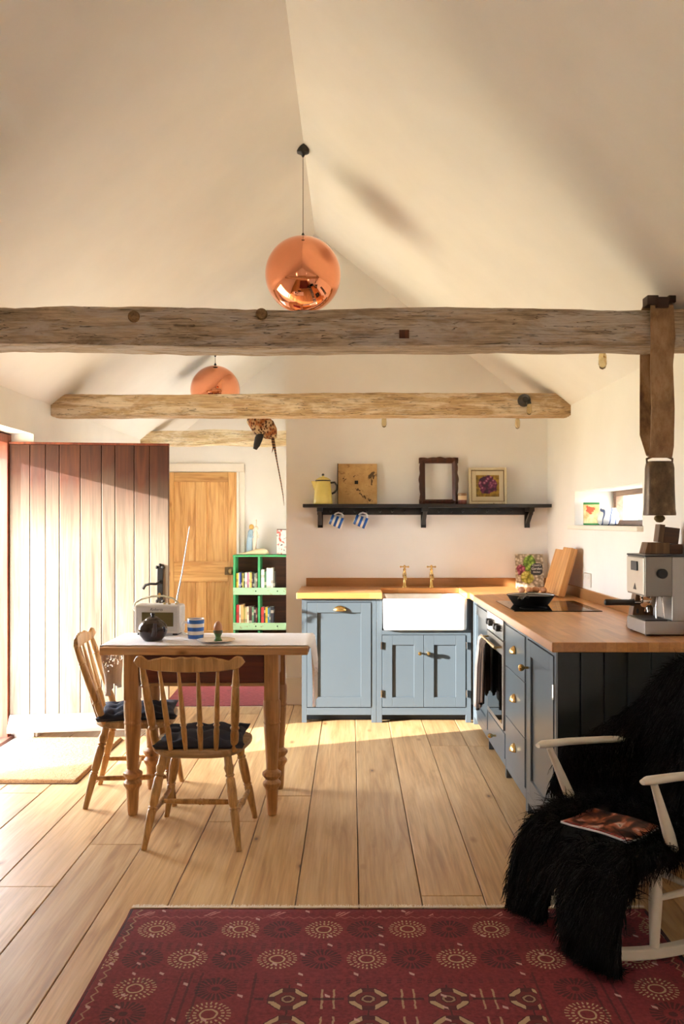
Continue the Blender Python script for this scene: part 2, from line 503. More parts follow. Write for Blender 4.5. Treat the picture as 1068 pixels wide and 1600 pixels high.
for px in (-.87, -.36):
    mb = MB(); mb.lathe([(.024, 0), (.023, -.010), (.019, -.014)], 14, 0, Matrix.Translation((px - (XL + XR) / 2, -.1, .115 + (.01 if px > -.5 else 0))) @ Matrix.Rotation(R(90), 4, 'X') @ Matrix.Scale(-1, 4, (0, 0, 1)))
    mb.build('peg_end', M_peg, b1, smooth=40)
mb = MB(); mb.box(.19 - (XL + XR) / 2 - .0, -.104, .028, .23 - (XL + XR) / 2, -.07, .062)
mb.build('mortise_plug', wood('mortise_dark', '6a3c22', '4a2614', '2a140a', axis=2, rough=.8, knots=False), b1)

# ------------------------------------------------------------------ outer door, frame and hinges
fr_ = thing('trim_1', 'red hardwood frame of the open outer door', 'door frame', (-2.16, 5.06, 0), kind='structure')
MB().box(-.05, .465, 0, .02, .525, 1.905).build('jamb', M_redframe, fr_, bevel=.004)
MB().box(-.05, -.51, 0, .02, -.45, 1.905).build('jamb', M_redframe, fr_, bevel=.004)
MB().box(-.05, -.45, 1.85, .02, .465, 1.905).build('head', M_redframe, fr_, bevel=.004)
MB().box(-.10, -.51, -.01, .04, .525, .018).build('sill', wood('frame_sill', '7a4a34', '5a3020', '3c1c10', axis=1, rough=.6, knots=False), fr_, bevel=.004)
MB().box(-.24, -.51, 1.85, -.05, .525, 1.95).build('outer_lintel', plaster, fr_)
MB().box(-.34, -.51, -.08, -.10, .525, -.012).build('doorstep', plain('stone_step', 'b0a896', .8), fr_)

DW, DH = .978, 1.845
hx, hy = -2.138, 5.545
ang = math.atan2(.13, .965)
door = thing('door_1', 'wide plank outer door standing open with drip board and iron handle', 'door', (hx, hy, .018), ang, kind='structure')
ws = [.124, .094, .084, .128, .13, .084, .118, .096, .12]
tot = sum(ws); x = 0.0
for i, w in enumerate(ws):
    w = w / tot * DW
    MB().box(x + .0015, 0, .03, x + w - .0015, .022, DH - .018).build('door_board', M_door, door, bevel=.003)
    x += w
MB().box(0, .024, .03, DW, .05, DH - .018).build('door_backing', M_redframe, door)
MB().box(-.002, -.004, DH - .0175, DW + .002, .052, DH - .004).build('top_edge', M_redframe, door)
mb = MB(); mb.loft([[(x, 0, .135), (x, -.012, .135), (x, -.085, .062), (x, -.085, .035), (x, 0, .03)] for x in (.004, DW)])
mb.build('drip_board', M_drip, door, bevel=.003)
# lever handle on its long iron plate
hp = MB(); pz = .955 - .018
hx0 = DW - .055
hp.box(hx0 - .018, -.010, pz - .10, hx0 + .018, 0, pz + .11)
for s in (-1, 1):
    for k in (-1, 0, 1):
        zz = pz + .005 + s * (.108 + (.014 if k == 0 else 0))
        hp.lathe([(.011, 0), (.011, .008), (.004, .012)], 10, 0, Matrix.Translation((hx0 + k * .019, -.001, zz)) @ Matrix.Rotation(R(90), 4, 'X'))
plate = hp.build('handle_plate', M_blackiron, door, smooth=40, bevel=.002)
lv = MB(); lv.tube([(hx0, -.008, pz + .02), (hx0, -.05, pz + .02), (hx0 - .02, -.058, pz + .01), (hx0 - .055, -.058, pz + .012), (hx0 - .085, -.058, pz + .004), (hx0 - .102, -.056, pz - .02)], [.013, .010, .008, .008, .009, .011], 10)
lv.build('lever', M_blackiron, plate, smooth=60)
MB().lathe([(.009, 0), (.009, .006)], 12, 0, Matrix.Translation((hx0 - .002, -.010, pz - .065)) @ Matrix.Rotation(R(90), 4, 'X') @ Matrix.Diagonal((1, 1.9, 1, 1))).build('lock_cylinder', M_brass, plate, smooth=40)
for z in (1.62, 1.43, .72, .12 + .16):
    MB().box(-.026, -.006, z, -.003, .006, z + .085).build('hinge', M_brassdull, door)

# ------------------------------------------------------------------ far pine door
d2 = thing('door_2', 'four panel stripped pine door beside the green bookcase', 'door', (-1.587, YF - .045, .01), kind='structure')
W2, H2 = .745, 1.87
def stile(x0, x1, z0, z1, nm): MB().box(x0, 0, z0, x1, .04, z1).build(nm, M_doorpine, d2, bevel=.004)
stile(-W2 / 2, -W2 / 2 + .087, 0, H2, 'stile'); stile(W2 / 2 - .087, W2 / 2, 0, H2, 'stile')
for z0, z1 in ((0, .2), (.715, .93), (H2 - .1, H2)): MB().box(-W2 / 2 + .087, 0, z0, W2 / 2 - .087, .04, z1).build('rail', M_doorpine_x, d2, bevel=.004)
for z0, z1 in ((.2, .715), (.93, H2 - .1)):
    stile(-.057, .057, z0, z1, 'muntin')
    for s in (-1, 1):
        MB().box(s * .057, .022, z0, s * (W2 / 2 - .087), .034, z1).build('panel', M_doorpine, d2)
kn = MB().lathe([(.012, 0), (.012, .03), (.026, .045), (.03, .06), (.02, .075), (.001, .078)], 16, 0, Matrix.Translation((W2 / 2 - .05, 0, .83)) @ Matrix.Rotation(R(90), 4, 'X'))
kn.build('knob', M_brassdull, d2, smooth=50)
MB().box(W2 / 2 - .12, -.016, .79, W2 / 2 - .03, 0, .87).build('rim_lock', plain('old_lock', '6a5638', .5, .6), d2, bevel=.003)
t2 = thing('trim_2', 'white architrave around the pine door', 'door frame', (-1.587, YF, 0), kind='structure')
for s in (-1, 1): MB().box(s * (W2 / 2 + .003), -.06, 0, s * (W2 / 2 + .028), 0, H2 + .013).box(s * (W2 / 2 + .012), -.025, 0, s * (W2 / 2 + .085), 0, H2 + .09).build('jamb', M_white, t2, bevel=.004)
MB().box(-W2 / 2 - .085, -.03, H2 + .013, W2 / 2 + .085, 0, H2 + .105).build('head', M_white, t2, bevel=.004)

# ------------------------------------------------------------------ windows
M_winwood = wood('window_oak', '9c7a5e', '80604a', '5c4030', axis=1, scale=1.2, rough=.5, knots=False)
def window(name, xf, y0, y1, z0, z1, mat, label, bars=0, fw=.05, th=.05):
    w = thing(name, label, 'window', (xf, (y0 + y1) / 2, z0), kind='structure')
    hl, h = (y1 - y0) / 2, z1 - z0
    for s in (-1, 1): MB().box(-th / 2, s * (hl - fw), 0, th / 2, s * hl, h).build('window_frame', mat, w, bevel=.003)
    MB().box(-th / 2, -hl + fw, 0, th / 2, hl - fw, fw * .6).build('window_frame', mat, w, bevel=.003)
    MB().box(-th / 2, -hl + fw, h - fw * .6, th / 2, hl - fw, h).build('window_frame', mat, w, bevel=.003)
    edges = [-hl + fw] + [-hl + fw + (2 * hl - 2 * fw) * (i + 1) / (bars + 1) for i in range(bars)] + [hl - fw]
    for b in edges[1:-1]: MB().box(-th / 2, b - .015, fw * .6, th / 2, b + .015, h - fw * .6).build('glazing_bar', mat, w, bevel=.003)
    for a, b in zip(edges, edges[1:]):
        MB().box(-.002, a + (.015 if a > -hl + fw + .01 else 0), fw * .6, .002, b - (.015 if b < hl - fw - .01 else 0), h - fw * .6).build('pane', M_glass, w)
    return w
w1 = window('window_1', 1.735, 4.447, 5.8, 1.337, 1.557, M_winwood, 'low slit window with oak frame in a deep white reveal', 1, .055)
sl = MB().box(-.31, -.69, -.028, -.02, .75, 0)
sl.build('window_sill', M_white, w1, bevel=.006)
window('window_2', -2.2, -1.4, -.6, .8, 1.7, M_white, 'added unseen window in the door wall at the sitting end', 1)  # out of view; added to let daylight into the sitting end
window('window_3', -2.2, 6.9, 8.1, .8, 1.65, M_white, 'added unseen window behind the open outer door', 1)  # out of view; added to brighten the far end with daylight
window('window_4', 1.66, -2.3, -1.7, 1.0, 1.6, M_white, 'added unseen window in the wall opposite the glazed one', 1)  # out of view; added as a second daylight opening behind the camera

# ------------------------------------------------------------------ copper pendant lamps
def pendant(loc, r, drop, label):
    t = thing('pendant_lamp', label, 'lamp', loc, group='mirrored copper globe lamps')
    mb = MB(); prof = []
    for i in range(33):
        a = math.pi * (0.012 + (i / 32) * .915)
        prof.append((r * math.sin(a), r * math.cos(a)))
    mb.lathe(prof, 48, 0, None, False); o = mb.build('shade', M_copper, t, smooth=80)
    MB().lathe([(.004, r), (.011, r + .0), (.011, r + .008), (.004, r + .022), (.003, r + .024)], 14).build('collar', M_black, t, smooth=50)
    MB().tube([(0, 0, r + .01), (0, 0, drop - .05)], .0022, 6).build('cord', plain('cord_grey', '6a625a', .6), t)
    MB().lathe([(.004, drop - .065), (.012, drop - .05), (.034, drop - .04), (.037, drop - .01), (.033, drop)], 18).build('ceiling_rose', M_black, t, smooth=50)
    bl = MB(); bl.ball((0, 0, -.02), .045, (1, 1, 1.25)); bl.tube([(0, 0, .03), (0, 0, r)], .018, 10)
    bl.build('bulb', plain('bulb_opal', 'e8e2d6', .3), t, smooth=60)
    return t
pendant((RIDGE - .005, 5.05, 2.765), .215, roof_z(RIDGE) - .002 - 2.765, 'copper globe pendant hung from the ridge on a long cord')
pendant((-1.152, 7.5, 2.470), .208, roof_z(-1.152) + .012 - 2.470, 'copper globe pendant on short cord near the pine door')

# ------------------------------------------------------------------ filament bulb lights clipped to the beams
M_bulb = Mat('clear_bulb', .02, 0, 'f6e2b0'); M_bulb.b.inputs['Transmission Weight'].default_value = .85; M_bulb = M_bulb.m
def beamlight(loc, face, label, drop):
    t = thing('beam_light', label, 'light', loc, group='bare bulb lights on the beams')
    s = face
    MB().lathe([(.043, 0), (.043, .012), (.036, .02), (.02, .05), (.001, .052)], 20, 0, Matrix.Rotation(R(90 * s), 4, 'X')).build('mount', M_black, t, smooth=50)
    MB().tube([(.02, -s * .045, -.01), (.025, -s * .05, -.03)], [.015, .015], 10).build('socket', M_black, t, smooth=50)
    mb = MB(); mb.lathe([(.012, 0), (.017, -.015), (.018, -.05), (.012, -.068), (.001, -.073)], 14, 0, Matrix.Translation((.025, -s * .05, -drop)))
    mb.build('bulb', M_bulb, t, smooth=60)
beamlight((1.145, 5.897, 2.165), 1, 'black bulb light on the face of the limed beam', .03)
beamlight((1.125, 6.103, 2.125), -1, 'bulb light behind the limed beam, above the painting', .05)
beamlight((.20, 6.103, 2.135), -1, 'bulb light behind the limed beam, above the stained board', .05)
beamlight((1.05, 3.752, 2.135), -1, 'bulb light behind the dark beam near the cowbell', .05)

# ------------------------------------------------------------------ cowbell on its leather strap
M_leather = Mat('old_leather', .6)
_f = M_leather.noise(M_leather.coord('Object', (6, 6, 3)), 3, 6, .65)
M_leather.color(M_leather.ramp(_f, [(.3, '664630'), (.5, '95734f'), (.75, 'b69a7a')])); M_leather.bump(_f, .4, .004); M_leather = M_leather.m
M_bell = Mat('bell_iron', .42, .45)
_f = M_bell.noise(M_bell.coord('Object', (5, 5, 3)), 4, 7, .7)
M_bell.color(M_bell.ramp(_f, [(.3, '3a2c22'), (.55, '6c5844'), (.78, 'a8926e')])); M_bell.bump(_f, .4, .004); M_bell = M_bell.m
cb = thing('cowbell', 'old iron cowbell hanging on a leather strap from the dark beam', 'bell', (1.239, 3.572, 1.36))
rings = []
for z, a, b in ((.025, .060, .050), (.032, .061, .051), (.05, .0585, .047), (.14, .056, .044), (.215, .055, .042), (.235, .052, .036), (.243, .044, .026)):
    ring = []
    for k in range(28):
        th = 2 * math.pi * k / 28; c, s = math.cos(th), math.sin(th)
        ring.append((a * math.copysign(abs(c) ** .65, c), b * math.copysign(abs(s) ** .65, s), z))
    rings.append(ring)
MB().loft(rings).build('bell_body', M_bell, cb, smooth=45)
MB().tube([(-.05, 0, .235), (-.052, 0, .252), (-.03, 0, .262), (.03, 0, .262), (.052, 0, .252), (.05, 0, .235)], .005, 8).build('bell_loop', M_bell, cb, smooth=60)
MB().lathe([(.004, .12), (.006, .03), (.02, .02), (.022, .01), (.012, -.002), (.001, -.004)], 14).build('clapper', plain('clapper_brass', '8c7a54', .5, .6), cb, smooth=50)
sp = MB(); path = [(.0, -.012, .258), (.0, -.028, .30), (.002, -.034, .45), (-.004, -.036, .62), (.0, -.04, .74), (-.003, -.04, .80), (-.003, -.036, .862), (-.004, -.003, .886), (.006, .073, .893), (.022, .158, .884), (.03, .192, .86), (.03, .190, .74), (.02, .165, .55), (.0, .11, .36), (-.004, .03, .27), (.0, -.012, .258)]
hw = [.046, .047, .046, .045, .049, .048, .046, .046, .046, .046, .046, .047, .046, .044, .04, .046]
rr = []
for i, p in enumerate(path):
    p = Vector(p); a = Vector(path[max(i - 1, 0)]); b = Vector(path[min(i + 1, len(path) - 1)]); tn = (b - a); nn = Vector((0, -tn.z, tn.y)).normalized() * .0022
    w = Vector((hw[i], 0, 0))
    rr.append([tuple(p - w - nn), tuple(p + w - nn), tuple(p + w + nn), tuple(p - w + nn)])
sp.loft(rr, caps=True); sp.build('strap', M_leather, cb)
bk = MB(); bk.box(-.065, -.05, .862, -.02, .012, .9).box(-.03, -.053, .85, .02, -.018, .893).box(.02, -.048, .872, .05, -.028, .9)
bk.build('buckle', wood('buckle_dark', '4a2a18', '341a0e', '1c0e08', axis=0, rough=.6, knots=False), cb, bevel=.003)

# ------------------------------------------------------------------ hanging pheasant
M_ph = Mat('pheasant_feathers', .8)
_v = M_ph.node('ShaderNodeTexVoronoi'); _v.inputs['Scale'].default_value = 55; M_ph.link(M_ph.coord('Object', (1, 1, .7)), _v.inputs['Vector'])
_n = M_ph.noise(M_ph.coord('Object'), 11, 3)
M_ph.color(M_ph.mix(M_ph.ramp(_n, [(.45, 0.0), (.55, 1.0)]), M_ph.ramp(_v.outputs['Distance'], [(.1, '3a1c0e'), (.4, '8a4a22'), (.7, 'a86a38')]), M_ph.ramp(_v.outputs['Distance'], [(.1, '16110e'), (.35, '5c3a20'), (.6, 'c8ae84')]))); M_ph = M_ph.m
M_tail = Mat('pheasant_tail', .8)
_w = M_tail.node('ShaderNodeTexWave', bands_direction='Z'); _w.inputs['Scale'].default_value = 14; M_tail.link(M_tail.coord('Object'), _w.inputs['Vector'])
M_tail.color(M_tail.ramp(_w.outputs['Fac'], [(.25, '2c180c'), (.5, '8a5a30')])); M_tail = M_tail.m
ph = thing('hanging_pheasant', 'brown pheasant hanging by a cord, long barred tail downward', 'pheasant', (-.622, 6.22, 1.472)); ph.scale = (.861, .861, .861)
mb = MB()
mb.tube([(-.02, 0, .86), (-.06, 0, .78), (-.05, 0, .70), (-.01, -.01, .63), (.05, 0, .585), (.095, 0, .55)], [.03, .075, .098, .092, .06, .02], 18, flat=.85)
mb.build('body', M_ph, ph, smooth=80)
mb = MB()
mb.tube([(-.0, -.06, .73), (.04, -.085, .65), (.08, -.07, .59), (.112, -.05, .545)], [.02, .06, .05, .008], 12, flat=.35, up=(0, 1, 0)); mb.build('wing', M_ph, ph, smooth=70)
mb = MB(); mb.tube([(-.01, -.03, .59), (-.03, -.045, .54), (-.045, -.045, .49), (-.06, -.045, .455)], [.035, .042, .034, .02], 12, flat=.7); mb.build('neck', plain('pheasant_dark', '17161a', .5), ph, smooth=70)
mb = MB(); mb.tube([(.075, 0, .59), (.095, 0, .48), (.115, 0, .36), (.145, 0, .2), (.165, 0, .08), (.172, 0, 0)], [.03, .024, .013, .011, .009, .003], 8, flat=.4); mb.build('tail', M_tail, ph, smooth=60)
mb = MB(); mb.tube([(.07, -.01, .58), (.085, -.01, .47), (.075, -.012, .43)], [.02, .014, .003], 8, flat=.4); mb.build('tail', M_tail, ph, smooth=60)
MB().tube([(-.02, 0, .85), (-.02, -.06, .865), (-.02, -.14, .83)], .0025, 6).build('cord', plain('string', '8a7a60', .8), ph)
# ------------------------------------------------------------------ kitchen cabinets
YB, XRUN, ZT = 6.0, .82, .88         # front planes of the two runs, worktop height
def shaker(parent, x0, x1, z0, z1, name='door', fw=.065, th=.022, panel=True, y=0.0, fwz=None):
    """framed door built in the local XZ plane, front at y (negative y is outward)"""
    fwz = fwz or fw
    mb = MB()
    if panel:
        mb.box(x0, y, z0, x0 + fw, y + th, z1).box(x1 - fw, y, z0, x1, y + th, z1)
        mb.box(x0 + fw, y, z0, x1 - fw, y + th, z0 + fwz).box(x0 + fw, y, z1 - fwz, x1 - fw, y + th, z1)
        d = mb.build(name, M_cab, parent, bevel=.0015)
        MB().box(x0 + fw, y + .010, z0 + fwz, x1 - fw, y + .018, z1 - fwz).build('door_panel', M_cab, d)
    else:
        d = mb.box(x0, y, z0, x1, y + th, z1).build(name, M_cab, parent, bevel=.0025)
    return d
def knob(parent, x, z, y=0.0, r=.014, mat=None):
    MB().lathe([(.006, 0), (.006, .018), (r * .8, .024), (r, .034), (r * .8, .044), (.001, .048)], 16, 0, Matrix.Translation((x, y, z)) @ Matrix.Rotation(R(90), 4, 'X')).build('knob', mat or M_brass, parent, smooth=50)
def cup_pull(parent, x, z, y=0.0, w=.045):
    mb = MB(); rings = []
    for i in range(9):
        a = math.pi * i / 8; ring = []
        for j in range(13):
            b = math.pi * j / 12
            ring.append((x - w * math.cos(b) * (math.sin(a * .5) if i < 9 else 1), y - .026 * math.sin(b) * math.sin(a * .5), z + .018 - .036 * (i / 8) ** 1.6))
        rings.append(ring)
    mb.loft(rings, caps=False, closed=False)
    mb.build('cup_handle', M_brass, parent, smooth=70, solid=.002)
def carcass(parent, w, depth, z0, z1, feet=(1, 1), frame=.034, toe=True):
    """face-frame cabinet: local x 0..w, y 0 (front) .. depth"""
    mb = MB()
    mb.box(0, .0, 0 if feet[0] else .055, frame, .03, z1).box(w - frame, 0, 0 if feet[1] else .055, w, .03, z1)
    mb.box(frame, 0, .052, w - frame, .03, .10).box(frame, 0, z1 - .022, w - frame, .03, z1)
    f = mb.build('face_frame', M_cab, parent, bevel=.0015)
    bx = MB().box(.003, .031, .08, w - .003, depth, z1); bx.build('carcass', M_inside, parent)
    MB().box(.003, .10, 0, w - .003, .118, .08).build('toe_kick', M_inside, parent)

Z1 = .838
c1 = thing('base_cabinet', 'blue-grey cabinet with one tall panelled front and brass cup handle', 'cabinet', (-.337, YB, 0))
carcass(c1, .505, .57, 0, Z1)
d = shaker(c1, .037, .468, .106, .812, 'door', .068, y=-.004); cup_pull(d, .258, .775, -.004)

c2 = thing('sink_cabinet', 'blue-grey two-door cabinet under the white sink', 'cabinet', (.170, YB, 0))
mb = MB(); W = .638
mb.box(0, 0, 0, .036, .03, Z1).box(W - .036, 0, 0, W, .03, Z1).box(.036, 0, .052, W - .036, .03, .10).box(.036, 0, .595, W - .036, .03, .624)
mb.build('face_frame', M_cab, c2, bevel=.0015)
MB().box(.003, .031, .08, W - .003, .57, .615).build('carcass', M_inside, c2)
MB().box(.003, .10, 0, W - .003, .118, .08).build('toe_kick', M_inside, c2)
MB().box(.62, -.001, .626, W + .006, .4, Z1).build('sink_shade_strip', M_inside, c2)  # solid dark strip standing in for the shadow band beside the sink
for x0, x1, kx in ((.039, .3175, .289), (.3205, .6, .349)):
    d = shaker(c2, x0, x1, .106, .592, 'door', .066, y=-.004); knob(d, kx, .473, -.004)
    hxx = .033 if x0 < .1 else .606
    for z in (.175, .50): MB().box(hxx - .006, -.012, z, hxx + .006, .0, z + .045).lathe([(.005, z - .002), (.005, z + .047)], 8, 0, Matrix.Translation((hxx, -.01, 0))).build('hinge', M_chrome, d)

def run_unit(name, label, y_far, y_near):
    """unit of the side run: local x runs from the far end toward the near end, front faces -X world"""
    t = thing(name, label, 'cabinet', (XRUN, y_far, 0), R(-90))
    return t, y_far - y_near
c3, w = run_unit('corner_cabinet', 'narrow blue-grey corner cabinet between sink unit and oven', 5.985, 5.312)
carcass(c3, w, .60, 0, Z1, feet=(1, 0)); shaker(c3, .10, w - .037, .106, .812, 'door', .06, y=-.004)
c4, w = run_unit('oven_cabinet', 'blue-grey housing of the built-in oven with a shallow drawer', 5.308, 4.722)
mb = MB(); mb.box(0, 0, 0, .014, .03, Z1).box(w - .014, 0, 0, w, .03, Z1).box(.014, 0, .052, w - .014, .03, .09).box(.014, 0, .226, w - .014, .03, .24)
mb.build('face_frame', M_cab, c4, bevel=.0015)
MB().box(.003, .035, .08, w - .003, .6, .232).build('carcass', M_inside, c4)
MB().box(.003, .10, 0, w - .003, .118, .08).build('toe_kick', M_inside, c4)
d = shaker(c4, .016, w - .016, .092, .224, 'drawer', panel=False, y=-.004); knob(d, w / 2, .15, -.004)
ov = thing('built_in_oven', 'steel built-in oven with glass door and towel rail handle', 'oven', (XRUN, 5.308, .242), R(-90))
w4 = w
MB().box(.018, .01, 0, w - .018, .58, .59).build('oven_body', M_blackiron, ov)
cp = MB().box(.016, -.012, .48, w - .016, .01, .59).build('control_panel', Mat('panel_steel', .25, .9, 'c9c6c0').m, ov, bevel=.002)
for kx in (.12, .20, .38, .46):
    MB().lathe([(.019, 0), (.018, .02), (.012, .024), (.001, .0245)], 16, 0, Matrix.Translation((kx, -.012, .535)) @ Matrix.Rotation(R(90), 4, 'X')).build('knob', M_black, cp, smooth=40)
od = MB().box(.016, -.012, .0, w - .016, .01, .472).build('oven_door', M_steel, ov, bevel=.002)
MB().box(.05, -.0145, .03, w - .05, -.0122, .40).build('glass', M_blackglass, od)
hd = MB(); hd.tube([(.04, -.05, .44), (w - .04, -.05, .44)], .009, 12)
for hx_ in (.06, w - .06): hd.tube([(hx_, -.012, .44), (hx_, -.05, .44)], .006, 8)
hd.build('handle', M_brassdull, od, smooth=50)
c5, w = run_unit('drawer_cabinet', 'blue-grey cabinet of three drawers with brass cup handles', 4.718, 4.164)
carcass(c5, w, .60, 0, Z1, frame=.016)
for z0, z1 in ((.106, .335), (.338, .598), (.601, .815)):
    d = shaker(c5, .019, w - .019, z0, z1, 'drawer', panel=False, y=-.005); cup_pull(d, w / 2, (z0 + z1) / 2 + .012, -.005)
c6, w = run_unit('end_cabinet', 'blue-grey end cabinet with panelled door and dark boarded end', 4.160, 3.56)
carcass(c6, w, .60, 0, Z1, feet=(1, 0))
d = shaker(c6, .037, w - .037, .106, .812, 'door', .07, y=-.004); knob(d, .062, .685, -.004, .017)
MB().box(w - .034, -.01, .64, w - .024, 0, .70).build('hinge', M_chrome, d)
# boarded end facing the sitting area
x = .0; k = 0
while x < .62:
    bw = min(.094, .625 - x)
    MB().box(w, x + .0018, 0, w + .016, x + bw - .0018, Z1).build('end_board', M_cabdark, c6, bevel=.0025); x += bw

# ------------------------------------------------------------------ worktop with upstands
wt_ = thing('worktop', 'oiled oak stave worktop turning the corner around the sink', 'worktop', (.80, 6.0, ZT))
def wbox(nm, x0, y0, x1, y1, z0, z1, mat, bev=.004): return MB().box(x0 - .8, y0 - 6, z0 - ZT, x1 - .8, y1 - 6, z1 - ZT).build(nm, mat, wt_, bevel=bev)
wbox('worktop_piece', -.372, 5.972, .208, 6.58, .84, ZT, M_top_x)
wbox('worktop_strip', .208, 6.43, .775, 6.58, .84, ZT, M_top_x)
wbox('worktop_piece', .775, 5.972, 1.437, 6.58, .84, ZT, M_top_x)
wbox('worktop_piece', .795, 3.522, 1.437, 5.972, .84, ZT, M_top_y)
tag(MB().box(0, 0, 0, 1.793, .0185, .102).build('oak_upstand', M_top_x, None, bevel=.003, loc=(-.337, 6.581, .84)), 'oak upstand along the wall behind the sink taps', 'upstand')
tag(MB().box(0, 0, 0, .0185, 3.057, .102).build('oak_upstand', M_top_y, None, bevel=.003, loc=(1.438, 3.522, .84)), 'oak upstand along the wall under the slit window', 'upstand')

# ------------------------------------------------------------------ ceramic sink and brass taps
sk = thing('butler_sink', 'white glazed butler sink set into the oak worktop', 'sink', (.495, 6.19, .626))
def rrect(hx, hy, r, n=5):
    pts = []
    for cx, cy, a0 in ((hx - r, hy - r, 0), (-hx + r, hy - r, 90), (-hx + r, -hy + r, 180), (hx - r, -hy + r, 270)):
        for k in range(n + 1):
            a = R(a0 + 90 * k / n); pts.append((cx + r * math.cos(a), cy + r * math.sin(a)))
    return pts
rings = []
for hx_, hy_, r, z in ((.26, .215, .02, 0), (.277, .229, .025, .006), (.281, .233, .028, .02), (.283, .235, .028, .19), (.283, .235, .028, .205), (.279, .231, .026, .214), (.262, .214, .024, .214), (.257, .209, .022, .208), (.25, .2, .03, .06), (.22, .17, .05, .04)):
    rings.append([(x, y, z) for x, y in rrect(hx_, hy_, r)])
MB().loft(rings).build('basin', M_ceramic, sk, smooth=50)
MB().lathe([(.03, .041), (.03, .044), (.02, .042), (.001, .041)], 16).build('drain', M_chrome, sk, smooth=40)
tp = thing('tap', 'brass pillar tap with cross head behind the sink, near the shelf middle bracket', 'tap', (.582, 6.475, ZT), group='brass pillar taps')
MB().lathe([(.022, 0), (.022, .006), (.013, .014), (.011, .07), (.014, .08), (.016, .095), (.011, .11), (.009, .125), (.012, .13), (.006, .14), (.006, .152)], 16).build('pillar', M_brass, tp, smooth=50)
MB().tube([(0, 0, .085), (0, -.03, .098), (0, -.075, .096), (0, -.1, .075), (0, -.102, .06)], [.011, .0105, .010, .010, .011], 12).build('spout', M_brass, tp, smooth=60)
ch = MB(); ch.tube([(-.028, 0, .15), (.028, 0, .15)], .0045, 8).tube([(0, -.028, .15), (0, .028, .15)], .0045, 8).ball((0, 0, .156), .008)
for q in ((-.028, 0), (.028, 0), (0, -.028), (0, .028)): ch.ball((*q, .15), .007, n=10)
ch.build('cross_handle', M_brass, tp, smooth=60)
tp['label'] = 'brass cross-head pillar tap at the sink end toward the chopping boards'
dup(tp, (.386, 6.475, ZT), label='brass cross-head pillar tap at the sink end toward the tall cabinet front')

# ------------------------------------------------------------------ hob, pan, eggs
hb = thing('induction_hob', 'black glass hob set in the worktop above the oven', 'hob', (1.10, 5.025, ZT))
MB().box(-.235, -.305, 0, .235, .305, .005).build('glass_plate', M_blackglass, hb, bevel=.002)
M_ring = plain('ring_grey', '2c2c2e', .3)
for (ax, ay, ar) in ((-.1, .14, .09), (.11, .14, .075), (-.1, -.14, .075), (.11, -.14, .1)):
    MB().lathe([(ar, .0051), (ar, .0053), (ar - .003, .0053), (ar - .003, .0051)], 36, 0, Matrix.Translation((ax, ay, 0)), caps=False).build('cooking_zone', M_ring, hb)
pn = thing('frying_pan', 'black cast pan with white enamel inside standing on the hob', 'pan', (1.025, 5.08, ZT + .0052))
MB().lathe([(.09, 0), (.10, .003), (.134, .052), (.138, .057), (.135, .058), (.13, .053)], 36).build('pan_body', M_blackiron, pn, smooth=50)
MB().lathe([(.1305, .0555), (.128, .05), (.098, .006), (.001, .0055)], 36, caps=False).build('enamel_inside', M_ceramic, pn, smooth=60)
MB().tube([(-.04, -.12, .052), (-.06, -.16, .064), (-.085, -.21, .066), (-.11, -.27, .058), (-.118, -.29, .053)], [.013, .012, .014, .016, .010], 10, flat=.6).build('pan_handle', M_blackiron, pn, smooth=60)
MB().tube([(-.0, .13, .05), (.02, .16, .053), (.05, .155, .053), (.06, .122, .05)], .007, 8).build('helper_handle', M_blackiron, pn, smooth=60)
M_egg = plain('brown_egg', 'c08a66', .5)
egg_prof = [(.001, -.027), (.009, -.0255), (.0165, -.019), (.0205, -.008), (.0205, .002), (.017, .014), (.011, .0235), (.005, .028), (.001, .029)]
def egg(loc, label, rot=(0, 0, 0), group=None, nm='egg'):
    o = MB().lathe(egg_prof, 18).build(nm, M_egg, None, smooth=80, loc=loc, rot=rot)
    return tag(o, label, 'egg', group)
tr = tag(MB().box(-.10, -.035, 0, .10, .035, .012).box(-.10, -.035, .012, -.092, .035, .024).box(.092, -.035, .012, .10, .035, .024).box(-.092, -.035, .012, .092, -.03, .024).box(-.092, .03, .012, .092, .035, .024).build('egg_tray', plain('pulp_grey', '9a9488', .9), None, loc=(1.153, 5.66, ZT)), 'low grey egg tray behind the pan', 'tray')
for i, (ex, ey, rz) in enumerate(((1.085, 5.66, 20), (1.13, 5.65, -15), (1.175, 5.665, 40), (1.222, 5.65, 5))):
    egg((ex, ey, ZT + .044), 'brown egg %s in the tray behind the pan' % ('at the end toward the sink', 'second from the sink end', 'second from the chopping boards', 'at the end by the chopping boards')[i], (R(90), R(0), R(rz)), 'eggs behind the pan')

